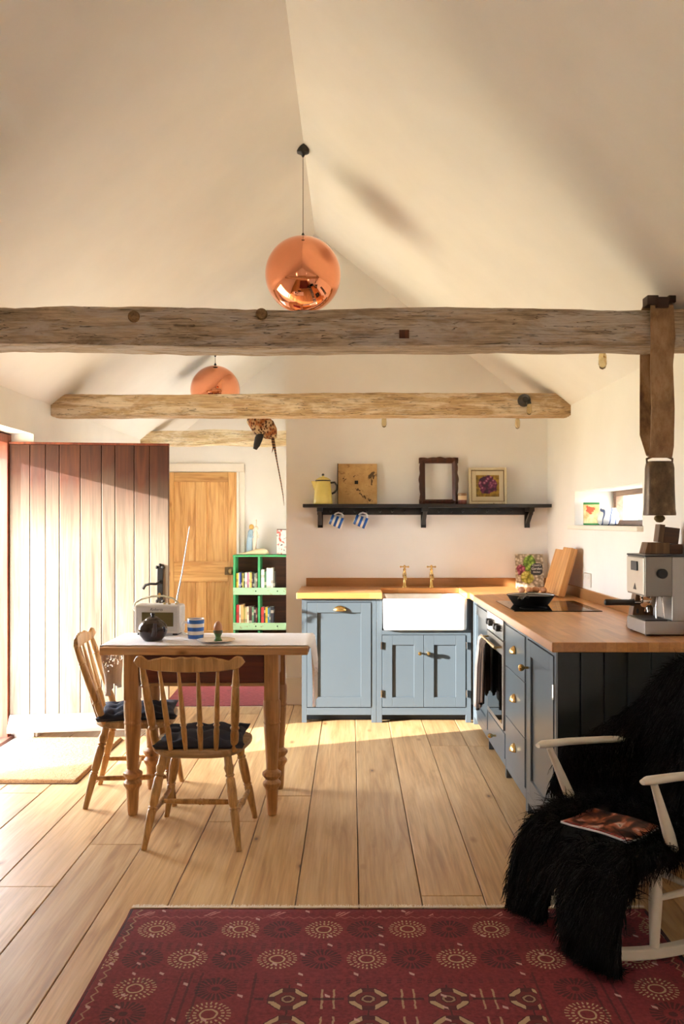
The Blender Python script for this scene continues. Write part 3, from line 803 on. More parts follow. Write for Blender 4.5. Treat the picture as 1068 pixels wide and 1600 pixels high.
# ------------------------------------------------------------------ tea towel on the oven rail
M_towel = Mat('striped_towel', .95)
_tc = M_towel.node('ShaderNodeTexCoord'); _sx = M_towel.node('ShaderNodeSeparateXYZ'); M_towel.link(_tc.outputs['UV'], _sx.inputs[0])
_u = N(M_towel.nt, _sx.outputs[0])
M_towel.color(M_towel.mix(((_u * 14).mod(1.0).gt(.82) * _u.gt(.28)).s, M_towel.mix(_u.gt(.28).s, 'd5ccc8', '33261f'), '8f7a68'))
M_towel = M_towel.m
tw = MB(); nu, nv = 40, 40; uv = []
def tw_f(u, v):
    yy = .02 + .30 * u
    s = v * 2 - 1
    drop = abs(s) * (.36 + .05 * math.sin(u * 5) + .04 * u) * (1 if s < 0 else .8)
    fold = .014 * math.sin(u * 21 + 1.0) * min(1, abs(s) * 2.5)
    off = (-.0125 - .012 * abs(s)) if s < 0 else .0125
    if abs(s) < .08: off = -.0125 * math.cos((s / .08 + 1) * math.pi / 2) * -1 if False else s / .08 * .0125; top = .0115 - .006 * abs(s / .08)
    else: top = 0
    squeeze = .16 + (yy - .16) * (1 - .25 * abs(math.sin(v * 3)) * .2)
    return (squeeze, (-.05 + off + (fold - .012 if s < 0 else abs(fold) * .35)), .44 + top - drop)
tw.grid(tw_f, nu, nv)
o = tw.build('tea_towel', M_towel, None, smooth=80, loc=(XRUN, 5.308, .242), rot=(0, 0, R(-90)), fix=False)
uvl = o.data.uv_layers.new(name='UVMap')
for lp in o.data.loops:
    i = lp.vertex_index; uvl.data[lp.index].uv = ((i % (nu + 1)) / nu, (i // (nu + 1)) / nv)
o.location = (XRUN, 5.308, .242)
md = o.modifiers.new('solid', 'SOLIDIFY'); md.thickness = .002
tag(o, 'dark brown striped tea towel with a white edge over the oven rail', 'towel')

# ------------------------------------------------------------------ wall shelf with peg rail
sh = thing('wall_shelf', 'long black shelf with brackets and a peg rail', 'shelf', (.545, 6.598, 1.314))
MB().box(-.897, -.215, .148, .895, 0, .173).build('shelf_board', M_black, sh, bevel=.003)
MB().box(-.80, -.022, .096, .80, 0, .147).build('peg_rail', M_black, sh, bevel=.003)
for bx_ in (-.777, -.012, .757):
    mb = MB(); mb.box(bx_ - .019, -.022, 0, bx_ + .019, 0, .148).box(bx_ - .019, -.19, .118, bx_ + .019, -.022, .148)
    mb.loft([[(xx, -.022, .02), (xx, -.022, .05), (xx, -.15, .118), (xx, -.185, .118)] for xx in (bx_ - .014, bx_ + .014)])
    mb.build('bracket', M_black, sh, bevel=.002)
pegs = [-.70, -.61, -.52, -.43, -.335, -.245, -.155, .10, .19, .275, .365, .455, .54, .63]
for px_ in pegs:
    MB().lathe([(.006, 0), (.006, .03), (.009, .034), (.008, .042), (.001, .044)], 10, 0, Matrix.Translation((px_, -.022, .118)) @ Matrix.Rotation(R(80), 4, 'X')).build('peg', M_black, sh, smooth=50)

# coffee pot
M_yel = plain('yellow_enamel', 'dccb72', .25)
ZS = 1.4875
pt = thing('coffee_pot', 'tall pale yellow enamel coffee pot with black handle', 'pot', (-.208, 6.46, ZS))
MB().lathe([(.068, 0), (.071, .004), (.068, .03), (.056, .15), (.053, .166), (.053, .17)], 28).build('pot_body', M_yel, pt, smooth=50)
ld = MB().lathe([(.056, .170), (.056, .174), (.05, .182), (.025, .196), (.008, .2), (.008, .206)], 28).build('lid', M_yel, pt, smooth=50)
MB().ball((0, 0, .213), .010).build('finial', M_black, ld, smooth=60)
MB().lathe([(.0565, .166), (.0575, .17), (.0565, .174)], 28, caps=False).build('rim', M_black, pt, smooth=60)
MB().tube([(.052, 0, .155), (.085, 0, .158), (.10, 0, .135), (.098, 0, .105), (.085, 0, .085), (.064, 0, .075)], .006, 10, flat=1.3).build('handle', M_black, pt, smooth=60)
mb = MB(); mb.loft([[(-.05 - .004, -.022, .09), (-.064, 0, .10), (-.054, .022, .09)], [(-.05, -.03, .165), (-.086, 0, .168), (-.05, .03, .165)]]); mb.build('spout', M_yel, pt, smooth=50)

# stained board, carved frame, jar, painting
M_stain = Mat('foxed_board', .8)
_n1 = M_stain.noise(M_stain.coord('Object'), 9, 6, .6); _n2 = M_stain.noise(M_stain.coord('Object', (1, 1, 1), loc=(3, 1, 2)), 13, 4, .6, .6); _n3 = M_stain.noise(M_stain.coord('Object', (14, 1, 26)), 1.5, 4, .6, 1.5)
_c = M_stain.ramp(_n1, [(.3, 'a8824e'), (.7, 'cfaa72')])
_c = M_stain.mix(M_stain.ramp(_n2, [(.60, 0.0), (.63, .9)]), _c, '3a2414')
M_stain.color(M_stain.mix(M_stain.ramp(_n3, [(.60, 0.0), (.66, .6)]), _c, '7a5430')); M_stain = M_stain.m
tilt = R(-6)
bd = thing('stained_board', 'square tan board with dark foxing stains leaning on the wall', 'board', (.0425, 6.535, ZS))
bd.rotation_euler = (tilt, 0, 0)
MB().box(-.1455, 0, .0015, .1455, .012, .302).build('panel', M_stain, bd)
MB().box(-.1475, -.002, .0015, -.1415, .016, .304).build('edge_strip', plain('board_edge', '3c2a1e', .7), bd)
MB().box(-.02, -.0006, .15, .006, 0, .176).build('hole', plain('hole_dark', '16100c', .9), bd)

M_carve = wood('carved_mahogany', '5c2c1a', '43200f', '27120a', axis=2, scale=1.5, rough=.35, knots=False)
cf = thing('carved_frame', 'empty dark carved wooden picture frame leaning on the wall', 'frame', (.6425, 6.535, ZS)); cf.rotation_euler = (tilt, 0, 0)
def scal(u, L): return .005 * abs(math.sin(u * math.pi * 4.5)) + .006 * math.exp(-((u - .5) / .12) ** 2) - .004
for nm, horizontal, pos in (('rail', 1, 0), ('rail', 1, 1), ('stile', 0, 0), ('stile', 0, 1)):
    mb = MB(); out, inn = [], []; n = 40
    for i in range(n + 1):
        u = i / n
        if horizontal:
            xx = -.145 + .29 * u; s = scal(u, 1); e = .346 + s if pos else .004 - 0; ii = .306 if pos else .036
            out.append((xx, e)); inn.append((xx, ii))
        else:
            zz = .0 + .346 * u; s = scal(u, 1); sg = 1 if pos else -1
            out.append((sg * (.141 + s), zz)); inn.append((sg * .10, zz))
    rg = [[(o[0], -.012, o[1]), (o[0], .012, o[1]), (q[0], .012, q[1]), (q[0], -.004, q[1]), ((o[0] + q[0]) / 2, -.018, (o[1] + q[1]) / 2)] for o, q in zip(out, inn)]
    mb.loft(rg); mb.build(nm, M_carve, cf, smooth=30)
jr = thing('candle_jar', 'small glass jar with cream and red label beside the carved frame', 'jar', (.807, 6.47, ZS))
MB().lathe([(.03, 0), (.032, .004), (.032, .03)], 22).build('jar_base', plain('jar_red', '7a3a30', .3), jr, smooth=40)
MB().lathe([(.0325, .03), (.0325, .06)], 22, caps=False).build('jar_label', plain('jar_cream', 'd9bd94', .6), jr, smooth=40)
MB().lathe([(.031, .0305), (.031, .062), (.033, .064), (.033, .078), (.03, .08), (.001, .08)], 22).build('jar_lid', plain('jar_lid', '8a6a44', .4), jr, smooth=40)

pf = thing('framed_painting', 'small purple flower painting in a chipped cream frame', 'painting', (1.0035, 6.535, ZS)); pf.rotation_euler = (tilt, 0, 0)
M_cream = Mat('chipped_cream', .7)
_n = M_cream.noise(M_cream.coord('Object', (8, 8, 8)), 4, 6, .7); M_cream.color(M_cream.mix(M_cream.ramp(_n, [(.62, 0.0), (.68, .9)]), 'd3c6a6', '8a6a44')); M_cream = M_cream.m
def frame_ring(parent, nm, x, z0, z1, w, y0, y1, mat):
    mb = MB(); mb.box(-x, y0, z0, -x + w, y1, z1).box(x - w, y0, z0, x, y1, z1).box(-x + w, y0, z0, x - w, y1, z0 + w).box(-x + w, y0, z1 - w, x - w, y1, z1)
    return mb.build(nm, mat, parent, bevel=.002)
frame_ring(pf, 'outer_frame', .14, .0015, .272, .018, -.012, .014, M_cream)
frame_ring(pf, 'gilt_slip', .122, .0195, .254, .005, -.006, .010, plain('gilt', '7a6234', .4, .4))
frame_ring(pf, 'mount', .117, .0245, .249, .032, -.001, .008, M_cream)
M_flow = Mat('flower_painting', .6)
_tc = M_flow.node('ShaderNodeTexCoord'); _vo = M_flow.node('ShaderNodeTexVoronoi'); _vo.inputs['Scale'].default_value = 42
_nz = M_flow.node('ShaderNodeTexNoise'); _nz.inputs['Scale'].default_value = 30; M_flow.link(_tc.outputs['Object'], _nz.inputs['Vector'])
M_flow.link(_tc.outputs['Object'], _vo.inputs['Vector'])
_sx = M_flow.node('ShaderNodeSeparateXYZ'); M_flow.link(_tc.outputs['Object'], _sx.inputs[0])
_x, _z = N(M_flow.nt, _sx.outputs[0]), N(M_flow.nt, _sx.outputs[2])
_r = ((_x - .0) * (_x - .0) + (_z - .145) * (_z - .145)).sqrt() + (N(M_flow.nt, _nz.outputs['Fac']) - .5) * .05
_bgc = M_flow.ramp(_nz.outputs['Fac'], [(.35, '5c4a20'), (.6, 'a8842e')])
_fl = M_flow.ramp(_vo.outputs['Distance'], [(.05, 'c98aa0'), (.35, '7a2c56'), (.7, '3c1636')])
M_flow.color(M_flow.mix(_r.lt(.068).s, _bgc, _fl)); M_flow = M_flow.m
MB().box(-.085, .001, .056, .085, .004, .218).build('canvas', M_flow, pf)

# striped mugs
def mug_mat(name):
    m = Mat(name, .2)
    tc = m.node('ShaderNodeTexCoord'); sx = m.node('ShaderNodeSeparateXYZ'); m.link(tc.outputs['Object'], sx.inputs[0])
    z = N(m.nt, sx.outputs[2])
    f = ((z - .004) / .036).mod(1.0).lt(.52) * z.gt(.004)
    return m.color(m.mix(f.s, 'efece4', '2c62b4')).m
M_mug = mug_mat('blue_hoops')
def mug(loc, rot, label, group=None):
    t = thing('striped_mug', label, 'mug', loc, group=group); t.rotation_euler = rot
    MB().lathe([(.001, 0), (.034, 0), (.037, .003), (.040, .05), (.0415, .098), (.0405, .1), (.0385, .098), (.037, .05), (.033, .007), (.001, .006)], 28, caps=False).build('mug_body', M_mug, t, smooth=50)
    MB().tube([(-.038, 0, .08), (-.06, 0, .083), (-.069, 0, .065), (-.066, 0, .04), (-.052, 0, .024), (-.037, 0, .02)], .0055, 8, flat=1.2).build('handle', M_ceramic, t, smooth=60)
    return t
for mx, lb in ((-.105, 'blue hooped mug hanging from the peg next to the shelf bracket'), (.075, 'blue hooped mug hanging under the stained board')):
    # hangs by its handle: mug axis close to horizontal, mouth tipped down
    mug((mx + .002, 6.53, 1.345), (0, 0, 0), lb, 'blue hooped mugs hung from the peg rail')
    o = [q for q in C.objects if q.get('label') == lb][0]
    o.rotation_euler = (R(0), R(112), R(0))
    o.location = (mx - .055, 6.543, 1.388 - .008)

# ------------------------------------------------------------------ cookbook, boards, socket, sill things
M_cover = Mat('cookbook_cover', .35)
_vo = M_cover.node('ShaderNodeTexVoronoi'); _vo.inputs['Scale'].default_value = 48; M_cover.link(M_cover.coord('Object'), _vo.inputs['Vector'])
_tc = M_cover.node('ShaderNodeTexCoord'); _sx = M_cover.node('ShaderNodeSeparateXYZ'); M_cover.link(_tc.outputs['Object'], _sx.inputs[0])
_x, _z = N(M_cover.nt, _sx.outputs[0]), N(M_cover.nt, _sx.outputs[2])
_nz = N(M_cover.nt, M_cover.noise(M_cover.coord('Object'), 26, 3)) - .5
_x2, _z2 = _x + _nz * .05, _z + _nz * .05
_base = M_cover.ramp(_vo.outputs['Distance'], [(.1, 'e6dccb'), (.4, 'c2b49a'), (.7, '8a7c66')])
_grn = M_cover.ramp(_vo.outputs['Distance'], [(.1, 'b8d468'), (.5, '7fa83a'), (.8, '46661c')])
_red = M_cover.ramp(_vo.outputs['Distance'], [(.1, 'c87890'), (.5, '8c2f4c'), (.8, '4a1826')])
_yel = M_cover.ramp(_vo.outputs['Distance'], [(.1, 'e4e08a'), (.5, 'b7b24c'), (.8, '6e7026')])
def disc(cx, cz, r): return (((_x2 - cx) * (_x2 - cx) + (_z2 - cz) * (_z2 - cz)).sqrt()).lt(r).s
_c = M_cover.mix(disc(.0, .19, .045), _base, _grn); _c = M_cover.mix(disc(-.06, .13, .04), _c, _red); _c = M_cover.mix(disc(-.02, .075, .048), _c, _yel); _c = M_cover.mix(disc(-.01, .15, .03), _c, _grn)
M_cover.color(_c); M_cover = M_cover.m
M_page = plain('pages', 'e8e0cf', .8)
bk = thing('cookbook', 'cookbook with colourful vegetable cover propped beside the chopping boards', 'book', (1.305, 6.47, ZT)); bk.rotation_euler = (R(-11), 0, 0)
MB().box(-.1, 0, .002, .1, .003, .246).box(-.1, .023, .002, .1, .026, .246).box(-.103, 0, .002, -.1, .026, .246).build('cover', M_cover, bk)
MB().box(-.099, .0035, .005, .096, .0225, .242).build('pages', M_page, bk)
pl = MB(); pl.prism([(.005, .10), (.005, .155), (.03, .178), (.075, .178), (.092, .16), (.092, .11), (.075, .09), (.03, .09)], 0, .001, 0, Matrix.Rotation(R(90), 4, 'X')); pl.build('title_plate', plain('slate_plate', '3a3a3e', .5), bk)
M_ink = plain('white_ink', 'f2efe8', .6)
for tx, zz, sz in (("Cook's", .163, .022), ('Garden', .138, .026), ('kitchen', .113, .018)):
    text_part('lettering', tx, sz, M_ink, bk, (.049, -.0018, zz), (R(90), 0, 0), .25)

M_board = wood('board_oak', 'd8a66c', 'c28c52', 'a06a38', axis=2, scale=1.4, rough=.45, knots=False)
for nm, lab, y0, y1, xb, th, h, ln, gr in (
        ('chopping_board', 'broad oak chopping board leaning behind the thicker one', 5.80, 6.10, 1.315, .022, .30, .10, 1),
        ('chopping_board', 'thick oak chopping board leaning against the wall beside the hob', 5.57, 5.79, 1.296, .042, .315, .07, 1)):
    t = tag(MB().box(0, 0, 0, th, y1 - y0, h).build(nm, M_board, None, bevel=.004, loc=(xb, y0, ZT + .001 + th * math.sin(math.atan2(1.437 - xb - th - .01, h))), rot=(0, math.atan2(1.437 - xb - th - .01, h), 0)), lab, 'board', 'chopping boards')
st = thing('wall_socket', 'white double wall socket above the upstand', 'socket', (XR - .001, 5.46, 1.0))
MB().box(-.009, -.073, -.043, 0, .073, .043).build('plate', M_white, st, bevel=.003)
for yy in (-.03, .03): MB().box(-.0105, yy - .008, .012, -.009, yy + .008, .03).build('switch', M_white, st)

M_seed = Mat('seed_packet', .6)
_tc = M_seed.node('ShaderNodeTexCoord'); _sx = M_seed.node('ShaderNodeSeparateXYZ'); M_seed.link(_tc.outputs['Object'], _sx.inputs[0])
_x, _z = N(M_seed.nt, _sx.outputs[0]), N(M_seed.nt, _sx.outputs[2]); _nz = N(M_seed.nt, M_seed.noise(M_seed.coord('Object'), 40, 3)) - .5
_fl = (((_x + .012) * (_x + .012) + (_z - .098) * (_z - .098)).sqrt() + _nz * .05).lt(.026)
_c = M_seed.mix(_fl.s, M_seed.ramp(M_seed.noise(M_seed.coord('Object'), 25, 3), [(.4, 'd8c690'), (.65, 'b89a5c')]), 'c8502c')
M_seed.color(M_seed.mix((_z.gt(.132) + _z.lt(.012)).min(1.0).s, _c, '2f7a3a')); M_seed = M_seed.m
ZSILL = 1.3375
sd = tag(MB().box(-.05, -.01, 0, .05, .01, .146).build('seed_tin', M_seed, None, bevel=.002, loc=(1.545, 5.72, ZSILL), rot=(0, 0, R(-8))), 'green-edged flower seed tin standing on the window sill', 'tin')
M_bluewhite = Mat('painted_ceramic', .2)
_w = M_bluewhite.node('ShaderNodeTexWave'); _w.inputs['Scale'].default_value = 7; _w.inputs['Distortion'].default_value = 6; M_bluewhite.link(M_bluewhite.coord('Object'), _w.inputs['Vector'])
M_bluewhite.color(M_bluewhite.ramp(_w.outputs['Fac'], [(.05, '5a6a92'), (.12, 'eef0f2')])); M_bluewhite = M_bluewhite.m
vs_ = tag(MB().lathe([(.04, 0), (.058, .01), (.066, .035), (.06, .07), (.048, .098), (.046, .105), (.043, .1), (.055, .05), (.04, .01), (.001, .008)], 28, caps=True).build('ceramic_vase', M_bluewhite, None, smooth=50, loc=(1.575, 5.45, ZSILL)), 'round white vase with blue brushwork on the window sill', 'vase')

# ------------------------------------------------------------------ espresso machine and wooden pieces around it
em = thing('espresso_machine', 'brushed steel espresso machine with black portafilter', 'coffee machine', (1.227, 3.715, ZT))
base_m = M_steel
MB().box(.0, 0, .006, .208, .24, .062).build('base', base_m, em, bevel=.003)
MB().box(.006, .012, .0625, .10, .228, .066).build('drip_grid', plain('grid_dark', '3a3632', .4, .6), em)
for fx in (.02, .19):
    for fy in (.02, .22): MB().lathe([(.01, 0), (.01, .006)], 10, 0, Matrix.Translation((fx, fy, 0))).build('foot', M_black, em)
MB().box(.115, 0, .062, .208, .24, .332).build('column', base_m, em, bevel=.003)
hd = MB().box(.002, .0, .165, .115, .24, .332).build('head', Mat('dark_steel', .4, .8, '8a837a').m, em, bevel=.003)
MB().box(-.003, .006, .172, .002, .234, .326).build('front_plate', Mat('front_steel', .3, .6, 'd9d2c4').m, hd, bevel=.002)
MB().lathe([(.021, 0), (.021, .018), (.017, .022), (.001, .0225)], 18, 0, Matrix.Translation((.07, .0, .262)) @ Matrix.Rotation(R(90), 4, 'X')).build('steam_knob', M_black, hd, smooth=40)
MB().box(-.009, .08, .27, -.003, .16, .31).build('switch', M_black, hd, bevel=.002)
MB().prism([(.10, .188), (.12, .215), (.14, .188)], 0, .001, 0, Matrix.Translation((-.0035, 0, 0)) @ Matrix(((0, 0, -1, 0), (1, 0, 0, 0), (0, 1, 0, 0), (0, 0, 0, 1)))).build('badge', M_black, hd)
MB().box(-.001, -.002, .332, .2095, .242, .339).build('lid', M_black, em, bevel=.002)
MB().lathe([(.036, .165), (.036, .15), (.031, .14), (.031, .125), (.026, .12)], 22, 0, Matrix.Translation((.055, .12, 0))).build('group_head', M_chrome, em, smooth=40)
pfm = MB().lathe([(.034, .142), (.034, .122), (.028, .112), (.012, .108)], 22, 0, Matrix.Translation((.055, .12, 0))).build('portafilter', M_chrome, em, smooth=40)
MB().tube([(.02, .12, .131), (-.01, .12, .131)], .008, 10).build('portafilter_stem', M_chrome, pfm, smooth=50)
for sgn in (-1, 1): MB().tube([(.05, .12 + sgn * .007, .11), (.05, .12 + sgn * .02, .09)], .006, 8).build('spout', M_chrome, pfm, smooth=50)
MB().tube([(-.008, .12, .131), (-.03, .12, .131), (-.10, .12, .131), (-.13, .12, .131), (-.135, .12, .131)], [.017, .013, .0135, .014, .009], 14).build('handle', M_black, pfm, smooth=50)
MB().tube([(.08, .03, .165), (.085, .022, .13), (.09, .02, .075)], .004, 8).build('steam_wand', M_chrome, em, smooth=50)
MB().tube([(.075, .06, .165), (.065, .05, .12), (.064, .045, .07)], .004, 8).build('water_wand', M_chrome, em, smooth=50)

M_wal = wood('brown_block', '8a6a48', '6e4f33', '4a3220', axis=2, scale=1.6, rough=.5, knots=False)
M_wal2 = wood('dark_block', '5a3420', '44250f', '2a160a', axis=0, scale=1.6, rough=.5, knots=False)
kb_ = thing('leaning_block', 'slanted brown wooden block behind the espresso machine', 'block', (1.26, 4.02, ZT))
MB().loft([[(-.0, 0, .0), (.12, 0, .0), (.12, .06, 0), (0, .06, 0)], [(.05, 0, .27), (.15, 0, .27), (.15, .06, .27), (.05, .06, .27)]]).build('block', M_wal, kb_, bevel=.003)
MB().lathe([(.006, 0), (.006, .002)], 12, 0, Matrix.Translation((.035, 0, .075)) @ Matrix.Rotation(R(90), 4, 'X') @ Matrix.Diagonal((1, 2.0, 1, 1))).build('slot', M_black, kb_)
t = thing('wooden_offcut', 'low brown wooden block lying on top of the espresso machine', 'block', (1.285, 3.86, ZT + .3395))
MB().loft([[(-.01, 0, 0), (.10, 0, 0), (.10, .08, 0), (-.01, .08, 0)], [(.003, 0, .05), (.10, 0, .048), (.10, .08, .048), (.003, .08, .05)]]).build('pale_half', M_wal, t, bevel=.002)
MB().box(.1005, 0, 0, .155, .08, .042).build('dark_half', M_wal2, t, bevel=.002)
t = thing('wooden_box', 'small dark wooden box perched tilted above the espresso machine', 'box', (1.335, 3.87, ZT + .3915)); t.rotation_euler = (0, R(7), 0)
MB().box(0, 0, 0, .024, .06, .078).build('side', M_wal, t, bevel=.002)
MB().box(.0245, 0, 0, .09, .06, .07).build('front', M_wal2, t, bevel=.002)
# ------------------------------------------------------------------ pine table
tb = thing('pine_table', 'old pine table with turned legs and a dark red drawer', 'table', (-.676, 4.32, 0))
ZTB = .784
MB().box(-.476, -.27, ZTB - .034, .476, .27, ZTB).build('tabletop', M_pine_x, tb, bevel=.004)
LEGP = [(0, .021), (.03, .025), (.15, .029), (.165, .034), (.18, .042), (.195, .042), (.205, .034), (.215, .030), (.225, .036), (.24, .045), (.255, .044), (.265, .033), (.275, .026), (.29, .027), (.45, .034), (.53, .038), (.545, .036), (.555, .041), (.57, .037), (.585, .039), (.65, .041), (.68, .040), (.70, .034), (.705, .033)]
for lx in (-.34, .306):
    for ly in (-.20, .20):
        leg = MB()
        hl = .545
        leg.lathe([(r, z * hl / .705) for z, r in LEGP], 20)
        leg.loft([[(a * .033, b * .033, z) for a, b in ((-1, -1), (1, -1), (1, 1), (-1, 1))] for z in (hl - .01, ZTB - .0345)])
        leg.build('leg', M_pine, tb, smooth=35, loc=(lx, ly, 0))
M_apron = wood('red_stained_pine', '7a3420', '5a2214', '3c140c', axis=0, scale=1.2, rough=.45, knots=False)
dr = MB().box(-.305, -.218, .615, .271, -.196, .745).build('drawer', M_apron, tb, bevel=.003)
MB().lathe([(.01, 0), (.01, .012), (.02, .02), (.021, .028), (.001, .032)], 14, 0, Matrix.Translation((-.017, -.218, .685)) @ Matrix.Rotation(R(90), 4, 'X')).build('knob', M_black, dr, smooth=45)
MB().box(-.305, .19, .605, .271, .212, .7495).build('apron', M_pine_x, tb)
for ax in (-.352, .296): MB().box(ax, -.165, .605, ax + .022, .165, .7495).build('apron', M_pine_x, tb)
MB().box(-.305, -.214, .598, .271, -.19, .612).build('drawer_rail', M_pine_x, tb)

# lace-edged runner with hanging ends
M_lin = Mat('white_linen', .9)
_f = M_lin.noise(M_lin.coord('Object'), 300, 2); M_lin.color(M_lin.ramp(_f, [(.3, 'e8e6ea'), (.7, 'f6f4f6')])); M_lin.bump(_f, .3, .001)
_tc = M_lin.node('ShaderNodeTexCoord'); _sx = M_lin.node('ShaderNodeSeparateXYZ'); M_lin.link(_tc.outputs['UV'], _sx.inputs[0])
_u, _v = N(M_lin.nt, _sx.outputs[0]), N(M_lin.nt, _sx.outputs[1])
_d = (_u - .5).abs(); _band = _d.gt(.38) * _d.lt(.43)
_vo = M_lin.node('ShaderNodeTexVoronoi'); _vo.inputs['Scale'].default_value = 95; M_lin.link(M_lin.coord('Object'), _vo.inputs['Vector'])
_hole = N(M_lin.nt, _vo.outputs['Distance']).lt(.40) * _band
_al = M_lin.node('ShaderNodeMath', operation='SUBTRACT'); _al.inputs[0].default_value = 1.0; M_lin.link(_hole.s, _al.inputs[1]); M_lin.link(_al.outputs[0], M_lin.b.inputs['Alpha'])
M_lin = M_lin.m
nu, nv = 110, 26
def run_f(u, v):
    half = .476; dropL, dropR = .25, .30
    Ltot = dropL + 2 * half + dropR
    s = u * Ltot - dropL - half          # along the table, 0 = centre
    w = -.225 + .455 * v
    y = w + .004 * math.sin(s * 38) * (1 if v < .02 else 0)
    if abs(s) <= half: return (s, y, ZTB + .0022 + .0012 * (noise.noise(Vector((s * 9, y * 9, 0))) + 1))
    e = abs(s) - half; sg = 1 if s > 0 else -1
    r = .008
    gather = 1 - .35 * min(1, e / .2)
    yy = (w * gather + .03) if sg > 0 else (w * gather + .05)
    yy = w + (yy - w) * min(1, e / .15)
    wav = .018 * math.sin(v * 17 + (1 if sg > 0 else 3)) * min(1, e / .12)
    zz = ZTB + .002 - max(0, e - .004) - .02 * math.sin(v * 9) * min(1, e / .2)
    return (sg * (half + .006 + min(e, .004)) + sg * abs(wav) , yy, zz)
o = MB().grid(run_f, nu, nv).build('table_runner', M_lin, None, smooth=80, fix=False, loc=(-.676, 4.32, 0))
uvl = o.data.uv_layers.new(name='UVMap')
for lp in o.data.loops:
    i = lp.vertex_index; uvl.data[lp.index].uv = ((i % (nu + 1)) / nu, (i // (nu + 1)) / nv)
md = o.modifiers.new('solid', 'SOLIDIFY'); md.thickness = .0012; md.offset = 1
tag(o, 'white linen runner with lace ends hanging over the pine table', 'tablecloth')
ZC = ZTB + .0062

# ------------------------------------------------------------------ radio
rd = thing('retro_radio', 'cream retro portable radio with raised aerial and carry strap', 'radio', (-.972, 4.50, ZC), R(-4))
M_rad = plain('cream_leatherette', 'dcd8d2', .5)
MB().box(-.118, -.055, .008, .118, .055, .152).build('case', M_rad, rd, bevel=.012)
for fx in (-.09, .09): MB().box(fx - .012, -.045, 0, fx + .012, .045, .008).build('foot', M_black, rd)
MB().box(-.105, -.0575, .02, .105, -.0552, .142).build('front_panel', plain('radio_front', 'cfccc8', .5), rd, bevel=.001)
MB().box(-.075, -.0605, .045, .085, -.058, .115).build('speaker_grille', fabric('olive_grille', '6e6238', scale=700), rd, bevel=.001)
text_part('lettering', 'Roberts', .02, plain('radio_ink', '4a4642', .5), rd, (0, -.0582, .129), (R(90), 0, 0), .35)
stp = MB(); stp.tube([(-.119, 0, .105), (-.135, 0, .13), (-.128, 0, .158), (-.09, 0, .178), (-.04, 0, .19), (.02, 0, .192), (.07, 0, .18), (.095, 0, .158)], .005, 8, flat=2.4, up=(0, 1, 0)); stp.build('carry_strap', plain('strap_cream', 'c9c3a8', .6), rd, smooth=60)
MB().box(-.128, -.012, .085, -.1175, .012, .115).build('strap_stud', plain('stud_green', '6a7a5c', .4, .4), rd)
MB().tube([(.075, .03, .15), (.083, .03, .19), (.105, .03, .30), (.145, .03, .545)], [.005, .004, .003, .002], 8).build('aerial', M_chrome, rd, smooth=50)
for kx in (.03, .055, .09): MB().lathe([(.007, .152), (.007, .16), (.001, .161)], 12, 0, Matrix.Translation((kx, -.02, 0))).build('control_knob', M_brassdull, rd, smooth=45)

# teapot
M_tea = Mat('brown_glaze', .08, 0, '2a120c').m
te = thing('teapot', 'round glossy dark brown teapot in front of the radio', 'teapot', (-.955, 4.265, ZC), R(-72))
MB().lathe([(.001, 0), (.042, 0), (.046, .004), (.062, .025), (.0695, .048), (.066, .072), (.052, .09), (.036, .099)], 32, caps=False).build('pot_body', M_tea, te, smooth=60)
ld = MB().lathe([(.038, .098), (.036, .102), (.022, .111), (.008, .115), (.007, .119), (.011, .124), (.009, .130), (.001, .132)], 24).build('lid', M_tea, te, smooth=50)
MB().tube([(.055, 0, .035), (.08, 0, .05), (.092, 0, .075), (.105, 0, .095)], [.018, .013, .010, .008], 12).build('spout', M_tea, te, smooth=60)
MB().tube([(-.058, 0, .08), (-.085, 0, .09), (-.10, 0, .065), (-.09, 0, .038), (-.062, 0, .03)], .007, 10).build('handle', M_tea, te, smooth=60)

mug((-.757, 4.31, ZC), (0, 0, R(8)), 'blue hooped mug standing on the table runner by the teapot')
pl_ = tag(MB().lathe([(.001, 0), (.045, 0), (.048, .003), (.09, .010), (.0915, .0125), (.088, .013), (.05, .006), (.001, .005)], 36, caps=False).build('side_plate', Mat('plate_glaze', .15, 0, 'd6d2cc').m, None, smooth=60, loc=(-.642, 4.2, ZC)), 'white side plate under the egg cup', 'plate')
ec = thing('egg_cup', 'green egg cup with yellow rim on the side plate', 'egg cup', (-.632, 4.2, ZC + .0062))
MB().lathe([(.02, 0), (.021, .003), (.014, .012), (.013, .02), (.019, .034), (.021, .042), (.02, .042), (.012, .026), (.001, .024)], 20, caps=True).build('cup', plain('green_cup', '3c6a2e', .3), ec, smooth=45)
MB().lathe([(.0212, .036), (.0225, .045), (.021, .05), (.0195, .046)], 20, caps=False).build('rim', plain('cup_rim', '55502c', .3), ec, smooth=45)
egg((-.632, 4.2, ZC + .0062 + .064), 'brown boiled egg standing in the green egg cup', nm='boiled_egg')

